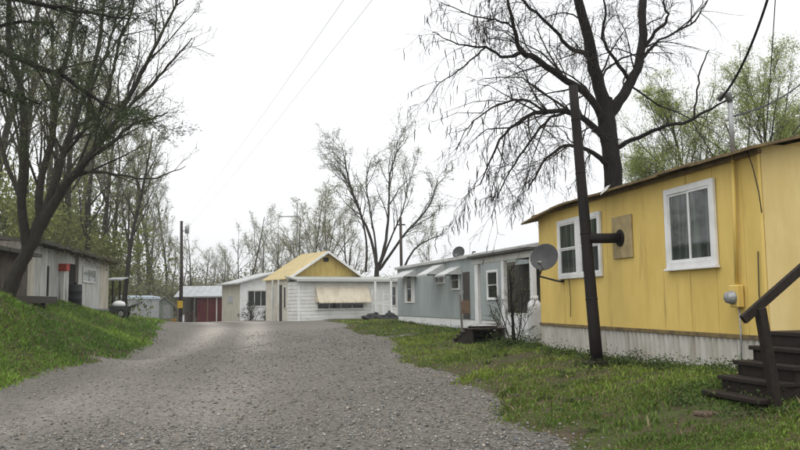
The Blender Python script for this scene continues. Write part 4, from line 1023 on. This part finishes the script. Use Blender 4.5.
T.limb([(546,112,Y0-1.4,4.4),(530,102,Y0-1.5,4),(515,100,Y0-1.7,3.2),(492,108,Y0-2.2,2.6),(470,125,Y0-2.5,1.6),(456,150,Y0-2.6,1)], org, 2, 2.0, .1)
T.limb([(612,150,Y0,9),(632,140,Y0-.3,6.5),(660,128,Y0-.8,5.5),(690,120,Y0-1.2,4.5),(712,108,Y0-1.4,3.6),(735,97,Y0-1.6,2)], org, 2, .8, .2)
T.limb([(693,119,Y0-1.2,3.4),(697,95,Y0-1.2,3),(700,72,Y0-1.1,2.6),(709,50,Y0-1,1.8)], org, 2, .25, .5)
T.limb([(630,80,Y0+.2,7),(615,60,Y0-.2,5.5),(602,38,Y0-.5,4.5),(606,15,Y0-.7,3.5),(600,-15,Y0-.9,2)], org, 1, .8, .2)
T.limb([(641,50,Y0+.5,6),(655,32,Y0+.3,5),(668,18,Y0,4),(664,2,Y0-.1,3),(672,-25,Y0-.2,2)], org, 1, .7, .2)
T.limb([(640,60,Y0+.4,6),(660,40,Y0+.9,4),(690,25,Y0+1.4,3),(705,5,Y0+1.8,2),(712,-15,Y0+2,1.4)], org, 2, 1.0, .2)
random.seed(9); pm = MB(); npod = 0
tips = [x for x in T.tips]
random.shuffle(tips)
for p, d in tips:
    w = p+org; pr = (w.x/w.y*F+400)
    if npod >= 480: break
    if random.random() > (.9 if pr < 500 else .16): continue
    L_ = random.uniform(.16,.32); a = Vector((random.gauss(0,.14), random.gauss(0,.14), -1)).normalized(); s_ = a.cross(rv(random)).normalized()*random.uniform(.007,.012); c = rv(random)*.02
    q0, q1, q2, q3 = p, p+a*L_*.35+c, p+a*L_*.7+c*.3, p+a*L_
    pm.tube([q0, q0+a*.03, q1, q2, q3], [.003, .008, s_.length, s_.length*.9, .003], 4, cap=False); npod += 1
tr = T.build('pod_tree', 'large dark bare tree hung with seed pods behind the yellow home', 'tree', org, M_BARK, M_TWIG)
o = pm.build('seed_pods', M_POD, tr); o['kind'] = 'stuff'

# ---- fresh yellow-green trees behind the yellow home
cfgL = dict(max=3, seg=[7,6,4,3], wob=[.06,.14,.2,.25], trop=[.05,.10,.06,.02], tap=[.75,.8,.8,.6], kids=[22,11,7,0], t0=[.2,.15,.15,.1], ang=[.65,.6,.65,.6], len=[.55,.46,.5,.5], rl=[.013,.012,.010,.01], rmin=.0065)
for i, (px_, py_, Y_, ht, sd) in enumerate(((745, 82, 27, None, 3), (690, 98, 29, None, 4), (798, 112, 28.5, None, 5), (655, 165, 31, None, 6))):
    top_ = at(px_, py_, Y_); gz = G(top_.x, top_.y); T = Tree(40+sd, cfgL); hh = top_.z-gz
    T.grow(Vector((0,0,-.1)), Vector((.02,0,1)), hh*.95, .11, 0); T.leaves(9, .034, .10, 1)
    T.build('budding_tree', ['tallest fresh yellow green tree, rising behind the mast on the yellow roof', 'fresh yellow green tree between the pod tree and the roof mast', 'fresh yellow green tree behind the corner nearest the wooden steps', 'low fresh yellow green tree close behind the trunk of the pod tree'][i], 'tree', (top_.x, top_.y, gz), M_BARKG, M_TWIGG, M_LEAFY, 'fresh green trees behind the yellow home')

# ---- big tree on the left bank
cfgB = dict(ws=.66, max=4, seg=[6,7,5,4,3], wob=[.08,.12,.15,.18,.2], trop=[.03,.05,.06,.06,.05], tap=[.6,.8,.85,.8,.5], kids=[8,9,6,4,0], t0=[.3,.15,.12,.1,.1],
            ang=[.5,.52,.55,.6,.6], len=[.5,.31,.44,.50,.5], rl=[.02,.016,.012,.010,.008], rmin=.006, lmin=[.5,.8,.4,.25,.15])
YB = 22.0; q = at(12, 288, YB); org = Vector((q.x, q.y, G(q.x, q.y)-.1)); T = Tree(21, cfgB)
T.limb([(6,302,YB,24),(12,284,YB,21),(22,262,YB,19),(33,240,YB,19),(42,220,YB,22)], org, None)
T.limb([(40,226,YB,18),(58,196,YB,14),(82,166,YB-.2,11),(108,132,YB-.4,9),(132,92,YB-.6,7),(152,52,YB-.8,5),(176,5,YB-1,3),(186,-20,YB-1,1.6)], org, 1, 2.6, .12)
T.limb([(88,158,YB-.2,8),(112,142,YB-.5,6),(134,124,YB-.8,5),(152,118,YB-1,3.5),(168,112,YB-1.1,1.6)], org, 2, 2.6, .12)
T.limb([(78,172,YB-.1,5),(104,172,YB-.3,4),(130,177,YB-.5,3.2),(156,178,YB-.7,2.4),(186,166,YB-.8,1)], org, 2, .9, .25)
T.limb([(110,128,YB-.4,7),(128,108,YB-.2,6),(150,86,YB,5),(168,66,YB+.2,3.6),(192,38,YB+.4,1.6)], org, 2, 3.2, .1)
T.limb([(44,216,YB,14),(56,180,YB+.2,11),(68,140,YB+.5,9),(84,95,YB+.7,8),(98,50,YB+.9,6),(104,0,YB+1,4),(110,-40,YB+1,2)], org, 1, 1.7, .12)
T.limb([(100,112,YB-.3,6),(112,78,YB-.5,5),(118,45,YB-.7,4),(132,10,YB-.9,3),(142,-25,YB-1,1.6)], org, 2, 2.6, .1)
T.limb([(40,222,YB,13),(40,185,YB+.3,11),(52,140,YB+.6,9),(58,90,YB+.9,8),(70,45,YB+1.1,6),(78,-5,YB+1.3,3.5)], org, 1, 1.5, .15)
T.limb([(28,250,YB,15),(22,205,YB-.3,13),(24,150,YB-.6,12),(22,95,YB-.9,10),(10,45,YB-1.2,9),(8,-20,YB-1.5,6)], org, 1, 1.5, .15)
T.limb([(20,200,YB-.3,7),(6,160,YB,6),(-8,110,YB+.3,5),(-14,60,YB+.6,4),(-10,0,YB+.9,2.5)], org, 1, 1.2, .15)
T.limb([(66,152,YB+.4,6),(84,128,YB+.1,5),(92,88,YB-.2,4.4),(108,48,YB-.4,3.5),(124,-8,YB-.6,2)], org, 2, 2.3, .1)
T.leaves(2, .026, .07, 1)
T.build('spreading_tree', 'large many stemmed budding tree leaning from the grassy bank', 'tree', org, M_BARKG, M_TWIGM, M_LEAFW)

# ---- cedar whose boughs hang in from the left
cfgC = dict(max=2, seg=[6,5,4], wob=[.06,.12,.15], trop=[0,-.03,-.04], tap=[.7,.8,.7], kids=[12,5,0], t0=[.15,.1,.1], ang=[.8,.7,.6], len=[.34,.5,.5], rl=[.014,.010,.008], rmin=.006)
YC = 15.5; bx = -9.6; org = Vector((bx, YC, G(bx, YC)-.1)); T = Tree(31, cfgC)
T.wood.tube([(0,0,0),(.1,0,2),(.0,.1,4),(.12,0,6),(.1,0,8.5),(.12,0,11)], [.26,.22,.18,.14,.09,.02], 10)
base = Vector((.05,0,0))
def bough(px0, py0, pxs, mult):
    T.limb([( -95, py0, YC, 5)] + pxs, org, 0, mult, .25)
bough(0, 30, [(-40,38,YC-.1,8),(0,50,YC-.2,8),(30,64,YC-.3,7),(62,76,YC-.4,5),(95,98,YC-.6,3.4),(128,120,YC-.7,1.6)], 1.6)
bough(0, -20, [(-30,-12,YC,6),(20,0,YC+.2,5),(60,8,YC+.3,4),(95,14,YC+.4,3),(130,20,YC+.5,1.4)], 1.6)
bough(0, -30, [(-40,-30,YC+.4,6),(10,-14,YC+.8,5),(50,-10,YC+1,4),(100,-4,YC+1.2,2)], .9)
bough(0, 40, [(-50,40,YC+.4,5),(-10,30,YC+.6,4),(20,22,YC+.7,3),(45,24,YC+.8,1.4)], .5)
bough(0, 60, [(-50,70,YC-.3,5),(-20,82,YC-.4,4),(10,92,YC-.5,3),(40,104,YC-.6,1.4)], .35)
for zz in range(14):
    a_ = zz*2.4; d_ = Vector((-abs(math.cos(a_))-.1, math.sin(a_), .1)).normalized(); T.grow(Vector((.08,0,2.5+zz*.55)), d_, 3.0-.14*zz, .05, 0)
nm = T.tw; nm.mi = 1; R = T.R
for p, d in T.tips:
    for k in range(26):
        c = p + rv(R)*.055 + d*R.uniform(-.22,.04); a = (d + rv(R)*.8).normalized()*R.uniform(.05,.11); b = a.cross(rv(R)).normalized()*.009
        o = len(nm.v); nm.v += [tuple(c-b), tuple(c+b), tuple(c+a)]; nm.face(o, o+1, o+2)
nm.mi = 0
T.build('cedar_tree', 'dark green cedar with drooping boughs beside the budding tree on the bank', 'tree', org, M_BARK, M_TWIG, M_NEEDLE)

# ---- middle tree behind the house and grey home
cfgM = dict(ws=.44, max=4, seg=[6,6,5,4,3], wob=[.06,.12,.16,.2,.22], trop=[.02,.04,.02,.0,-.02], tap=[.6,.8,.85,.8,.5], kids=[8,9,6,4,0], t0=[.3,.25,.15,.1,.1], ang=[.5,.5,.6,.65,.6], len=[.5,.36,.45,.5,.5], rl=[.02,.015,.012,.010,.008], rmin=.010, lmin=[.5,.8,.45,.3,.2])
YM = 56; q = at(374, 300, YM); org = Vector((q.x, q.y, G(q.x, q.y)-.1)); T = Tree(51, cfgM)
T.limb([(376,318,YM,13),(376,285,YM,12),(378,262,YM,11)], org, None)
T.limb([(377,268,YM,8),(371,240,YM,6.5),(360,212,YM-.5,5),(350,185,YM-1,4),(345,160,YM-1.4,2.6),(342,145,YM-1.5,1.2)], org, 1, 1.7, .3)
T.limb([(379,266,YM,8),(386,240,YM+.5,7),(389,205,YM+1,5),(390,175,YM+1.3,4),(396,155,YM+1.5,2.5),(397,138,YM+1.6,1.2)], org, 1, 1.5, .3)
T.limb([(379,270,YM,7),(392,252,YM-.5,6),(404,235,YM-1,5),(420,218,YM-1.5,4),(432,200,YM-2,2.6),(438,178,YM-2.2,1.2)], org, 1, 1.5, .3)
T.limb([(366,272,YM+.3,6),(366,240,YM+.6,5),(358,205,YM+1,4),(345,178,YM+1.4,2.6),(338,165,YM+1.6,1.2)], org, 1, 1.2, .3)
T.limb([(377,270,YM+.2,6),(375,240,YM+.5,5),(370,210,YM+.8,4),(366,182,YM+1,2.8),(372,158,YM+1.1,1.3)], org, 1, 1.2, .3)
T.limb([(381,262,YM,6),(390,240,YM-.8,4.5),(402,212,YM-1.2,3.5),(408,188,YM-1.5,2.2),(416,164,YM-1.6,1.2)], org, 1, 1.1, .3)
T.limb([(404,268,YM-.5,5),(414,250,YM-.9,4),(428,240,YM-1.2,3),(440,236,YM-1.4,1.3)], org, 2, 1.2, .2)
T.leaves(2, .055, .14, 1)
T.build('forked_tree', 'tall forked bare tree rising behind the house and the grey blue home', 'tree', org, M_BARKG, M_TWIG, M_LEAFW)

# ---- templates for the woods
cfgW = dict(max=4, seg=[8,6,5,4,3], wob=[.05,.12,.15,.2,.2], trop=[.04,.08,.06,.04,.03], tap=[.8,.85,.85,.8,.5], kids=[12,6,5,3,0], t0=[.3,.25,.15,.1,.1], ang=[.55,.5,.55,.6,.6], len=[.38,.42,.48,.5,.5], rl=[.013,.012,.011,.010,.008], rmin=.0115)
def template(seed, cfg, hgt, rad, leafn, lsize, spread, mw, mt, ml, name, label, group, crown='crown', lean=.0):
    T = Tree(seed, cfg); T.grow(Vector((0,0,-.3)), Vector((lean,0,1)).normalized(), hgt, rad, 0)
    if leafn: T.leaves(leafn, lsize, spread, 1)
    return T.build(name, label, 'tree', (0,0,0), mw, mt, ml, group)
RW = random.Random(77)
def place(tpls, spots, hgt0):
    used = set()
    for i, (px_, Y_, ty) in enumerate(spots):
        p = at(px_, 300, Y_); gz = G(p.x, p.y); topz = at(px_, ty, Y_).z; s_ = (topz-gz)/hgt0; k = i % len(tpls); tp = tpls[k]
        if k not in used: used.add(k); tp.location = (p.x, p.y, gz); tp.rotation_euler = (0,0,RW.uniform(0,6.28)); tp.scale = (s_,s_,s_)
        else: copy_tree(tp, (p.x, p.y, gz), RW.uniform(0,6.28), (s_*RW.uniform(.85,1.15), s_*RW.uniform(.85,1.15), s_))
lab = 'tall bare woodland tree standing behind the weathered shack'
tw = [template(60+i, cfgW, 12, .17, 2, .045, .16, M_BARKG, M_TWIGG, M_LEAFW, 'woodland_tree', lab, 'woodland trees behind the shack', lean=.05*(i-1)) for i in range(4)]
place(tw, [(20,48,0),(62,54,40),(95,52,100),(124,46,138),(44,62,30),(106,60,142),(150,98,165),(-20,50,-40),(138,96,168),(84,46,110),(168,104,200),(76,75,90)], 11.2)
lab = 'distant bare tree in the hazy tree line beyond the sheds'
cfgF = dict(cfgW); cfgF['kids'] = [11,5,4,3,0]; cfgF['rmin'] = .013; cfgF['t0'] = [.2,.2,.15,.1,.1]; cfgF['ang'] = [.7,.6,.6,.6,.6]; cfgF['len'] = [.45,.45,.48,.5,.5]
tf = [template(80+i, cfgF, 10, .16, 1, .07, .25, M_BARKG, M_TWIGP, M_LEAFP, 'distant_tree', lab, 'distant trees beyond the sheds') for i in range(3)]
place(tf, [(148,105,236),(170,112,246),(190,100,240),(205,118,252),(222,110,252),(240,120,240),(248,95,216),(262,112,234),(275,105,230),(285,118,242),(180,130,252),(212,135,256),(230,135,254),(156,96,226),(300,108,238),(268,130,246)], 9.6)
lab = 'bushy budding tree behind the tan roofed house'
cfgH = dict(cfgF); cfgH['kids'] = [12,6,4,3,0]; cfgH['t0'] = [.1,.15,.15,.1,.1]; cfgH['rmin'] = .012
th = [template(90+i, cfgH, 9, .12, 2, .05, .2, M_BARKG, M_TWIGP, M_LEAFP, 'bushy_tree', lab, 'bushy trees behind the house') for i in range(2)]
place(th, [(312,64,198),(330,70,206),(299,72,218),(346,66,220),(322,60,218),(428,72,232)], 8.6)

# ---- understory shrubs
def shrub_template(seed, hgt, wid, n, lsize, ml, name, label, group, cat='shrub'):
    R = random.Random(seed); t = thing(name, label, cat, (0,0,0), 0, group); m = MB(); tw_ = MB()
    for k in range(16):
        a = R.uniform(0,6.28); d = Vector((math.cos(a)*R.uniform(.1,.6), math.sin(a)*R.uniform(.1,.6), 1)).normalized(); L = hgt*R.uniform(.6,1); p = Vector((R.gauss(0,wid*.12), R.gauss(0,wid*.12), -.1))
        pts = [p]; 
        for i in range(4): d = (d+rv(R)*.12).normalized(); p = p+d*L/4; pts.append(p)
        tw_.tube(pts, [.03,.024,.018,.012,.007], 4, cap=False)
        for q in range(5):
            b0 = pts[1+R.randrange(3)]; dd = (d+rv(R)*.6).normalized(); tw_.tube([b0, b0+dd*L*.2, b0+dd*L*.35+rv(R)*.05], [.012,.009,.005], 3, cap=False)
    cl = [(Vector((R.gauss(0,.36)*wid, R.gauss(0,.36)*wid, hgt*R.uniform(.1,.95))), R.uniform(.2,.5)*min(wid, hgt)*.6) for _ in range(26)]
    for k in range(n):
        c, r_ = cl[R.randrange(len(cl))]; p = c + rv(R)*r_*.55
        if p.z < 0.02: p.z = R.uniform(.02,.4)
        a = rv(R).normalized()*lsize*R.uniform(.6,1.4); b = a.cross(rv(R)).normalized()*a.length*.55; o = len(m.v)
        m.v += [tuple(p-a), tuple(p+b), tuple(p+a), tuple(p-b)]; m.face(o,o+1,o+2,o+3)
    tw_.build('stems', M_TWIGG, t); m.build('foliage', ml, t); return t
su = [shrub_template(101+i, 5, 4.2, 4200, .085, M_LEAFU, 'understory_shrub', 'loose olive green thicket shrub under the woodland trees', 'thicket shrubs under the woodland trees') for i in range(3)]
def place_s(tp, spots, labs=None):
    used = set(); labs = labs or []
    for i, (px_, Y_, s_, zs) in enumerate(spots):
        p = at(px_, 300, Y_); gz = G(p.x, p.y); k = i % len(tp); sc_ = (s_*RW.uniform(.9,1.2), s_*RW.uniform(.9,1.2), s_*zs)
        if k not in used: used.add(k); tp[k].location = (p.x,p.y,gz); tp[k].scale = sc_; tp[k].rotation_euler = (0,0,RW.uniform(0,6.28))
        else: copy_tree(tp[k], (p.x,p.y,gz), RW.uniform(0,6.28), sc_, labs[i] if labs else None)
place_s(su, [(8,44,1.1,1.3),(30,46,1.1,1.2),(52,44,1,1.15),(74,47,1,1.1),(92,49,1,1.0),(20,55,1.4,1.5),(60,58,1.4,1.4),(95,62,1.4,1.2),(-15,46,1.2,1.4),(118,96,1.3,1.1),(135,100,1.3,1.0),(40,70,1.8,1.6),(80,72,1.6,1.4)])
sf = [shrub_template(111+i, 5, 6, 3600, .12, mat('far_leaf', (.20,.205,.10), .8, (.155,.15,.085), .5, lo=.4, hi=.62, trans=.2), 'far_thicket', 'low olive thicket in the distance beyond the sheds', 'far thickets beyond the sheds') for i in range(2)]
place_s(sf, [(140,95,1,.85),(158,98,1,.9),(176,96,1,.85),(194,100,1,.8),(212,98,1,.8),(228,102,1,.8),(246,98,1,.85),(264,100,1,.9),(282,96,1,.9),(300,92,1.1,1.0),(320,90,1.1,1.0),(340,92,1.1,.95),(150,125,1.5,.9),(200,128,1.5,.9),(250,125,1.5,.95),(290,120,1.5,1.0),(350,110,1.2,.9),(372,105,1.2,.85),(395,100,1.1,.85),(420,95,1,.8),(445,95,1,.7),(470,98,1,.65)])
# dark shrubs by the white building
sw_ = [shrub_template(121, 1.5, 1.1, 900, .05, mat('dark_leaf', (.035,.05,.022), .7, (.025,.032,.016), 4, lo=.4, hi=.65), 'dark_shrub', 'taller dark shrub before the front window of the white building', 'shrubs by the white building')]
place_s(sw_, [(250,58.2,.8,1.2),(266,57,.65,.95)], ['', 'smaller dark shrub between the white building and the tan roofed house'])

# ---- bare shrub before the porch
q = at(514, 344, 17.6); q.z = G(q.x, q.y); t = thing('bare_shrub', 'leafless upright shrub standing before the porch of the grey blue home', 'shrub', q)
cfgS = dict(max=2, seg=[6,5,4], wob=[.08,.16,.2], trop=[.06,.08,.05], tap=[.7,.8,.7], kids=[9,5,0], t0=[.2,.15,.1], ang=[.55,.6,.6], len=[.42,.5,.5], rl=[.014,.011,.008], rmin=.005)
T = Tree(131, cfgS)
for a, L, r in ((.0,1.75,.045),(-.3,1.3,.018),(.35,1.35,.018),(.7,1.0,.012),(-.65,.95,.012),(.15,1.5,.02)):
    T.grow(Vector((a*.1,0,-.05)), Vector((a*.6, random.uniform(-.2,.2), 1)).normalized(), L, r, 0)
T.leaves(1, .022, .03, 1); T.wood.build('stem', M_BARK, t, True); T.tw.build('twigs', [M_TWIG, M_LEAFU], t)

# ---- weeds: low leafy clumps along the skirting and in the grass
def weeds():
    g = np.random.default_rng(91); V = []; C = []
    spots = []
    for i in range(70):
        u = g.uniform(-.4, YL); w = YF.world((u, -g.uniform(.05,.4), 0)); spots.append((w.x, w.y, g.uniform(.05,.16)))
    for i in range(16): w = YF.world((sx0+g.uniform(-.4,1.3), sy0+g.uniform(-.35,.5), 0)); spots.append((w.x, w.y, g.uniform(.05,.13)))
    for i in range(14): spots.append((fw_.x+g.normal(0,.25), fw_.y+g.normal(0,.25), g.uniform(.05,.12)))
    for i in range(26): w = at(514,344,17.6); spots.append((w.x+g.normal(0,.35), w.y+g.normal(0,.3), g.uniform(.10,.30)))
    for i in range(90): d = g.uniform(8,22); px_ = g.uniform(460,800); spots.append(((px_-400)/F*d, d, g.uniform(.03,.08)))
    for i in range(60): d = g.uniform(15,34); px_ = g.uniform(0,150); spots.append(((px_-400)/F*d, d, g.uniform(.05,.16)))
    for i in range(30): w = GF.world((g.uniform(0, GL*.6), -g.uniform(.02,.3), 0)); spots.append((w.x, w.y, g.uniform(.06,.15)))
    for (x, y, r) in spots:
        if float(roadS(np.array([x]), np.array([y]))[0]) > -.1: continue
        z = G(x, y); n = int(40+260*r)
        p = g.normal(0, 1, (n,3))*np.array([r, r, r*.5]); p[:,2] = np.abs(p[:,2])*1.2
        c = p + np.array([x, y, z]); a = g.normal(0,1,(n,3)); a = a/np.linalg.norm(a,axis=1)[:,None]; b = np.cross(a, g.normal(0,1,(n,3))); b = b/np.linalg.norm(b,axis=1)[:,None]
        s = (.014+.02*r*g.random(n))[:,None]*(1+.012*y); V.append(np.stack([c-a*s, c+b*s*.6, c+a*s, c-b*s*.6], 1)); 
        C.append(np.repeat((np.array([.055,.085,.022])*g.uniform(.6,1.5))[None]*np.exp(g.normal(0,.22,n))[:,None], 4, 0))
    V = np.concatenate(V).reshape(-1,3); C = np.concatenate(C); q = np.arange(len(V)).reshape(-1,4)
    return np_mesh('weeds', V, q, mat('weed_leaf', (1,1,1), .6, spec=.2, attr=True, trans=.2), False, C)
o = ob('weeds', weeds()); tag(o, 'low leafy weeds in the grass and along the skirting', 'weeds', kind='stuff')

def litter():
    g = np.random.default_rng(191); N = 5200
    d = 6+26*g.random(N)**1.6; px = g.uniform(-20, 840, N); x = (px-400)/F*d; y = d; s = roadS(x, y)
    k = (s < .3) | (g.random(N) < .10); x, y = x[k], y[k]; N = len(x); z = np.maximum(groundN(x, y), np.where(roadS(x, y) > -1, roadN(x, y), -9))+.012
    a = g.uniform(0, 6.28, N); tw_ = g.random(N) < .22; L = np.where(tw_, g.uniform(.05,.22,N), g.uniform(.012,.03,N)); w = np.where(tw_, .0035, L*.5)
    ux, uy = np.cos(a), np.sin(a); c = np.stack([x, y, z], -1); u = np.stack([ux, uy, g.normal(0,.15,N)], -1)*L[:,None]*.5; v = np.stack([-uy, ux, g.normal(0,.3,N)], -1)*w[:,None]
    V = np.stack([c-u-v*.6, c+u*.2-v, c+u+v*.3, c-u*.1+v], 1).reshape(-1,3); q = np.arange(len(V)).reshape(-1,4)
    col = np.where(tw_[:,None], np.array([.07,.055,.04]), np.array([.17,.115,.06]))*np.exp(g.normal(0,.35,N))[:,None]
    return np_mesh('leaf_litter', V, q, mat('dead_leaf', (1,1,1), .8, spec=.15, attr=True), False, np.repeat(col, 4, 0))
o = ob('leaf_litter', litter()); tag(o, 'brown dead leaves and broken twigs scattered on the ground', 'leaf litter', kind='stuff')

# ------------------------------------------------------------------ thin damp haze
m = MB(); m.box(-432, 432, -432, 432, -3.2, 34)
hm = bpy.data.materials.new('haze'); hm.use_nodes = True; hn = hm.node_tree.nodes; hn.remove(hn['Principled BSDF'])
pv = hn.new('ShaderNodeVolumePrincipled'); pv.inputs['Color'].default_value = (.985,.99,1,1); pv.inputs['Density'].default_value = .0008; pv.inputs['Anisotropy'].default_value = .2
hm.node_tree.links.new(pv.outputs[0], hn['Material Output'].inputs['Volume'])
o = m.build('haze', hm); tag(o, 'thin damp haze hanging over the whole place', 'haze', kind='stuff')
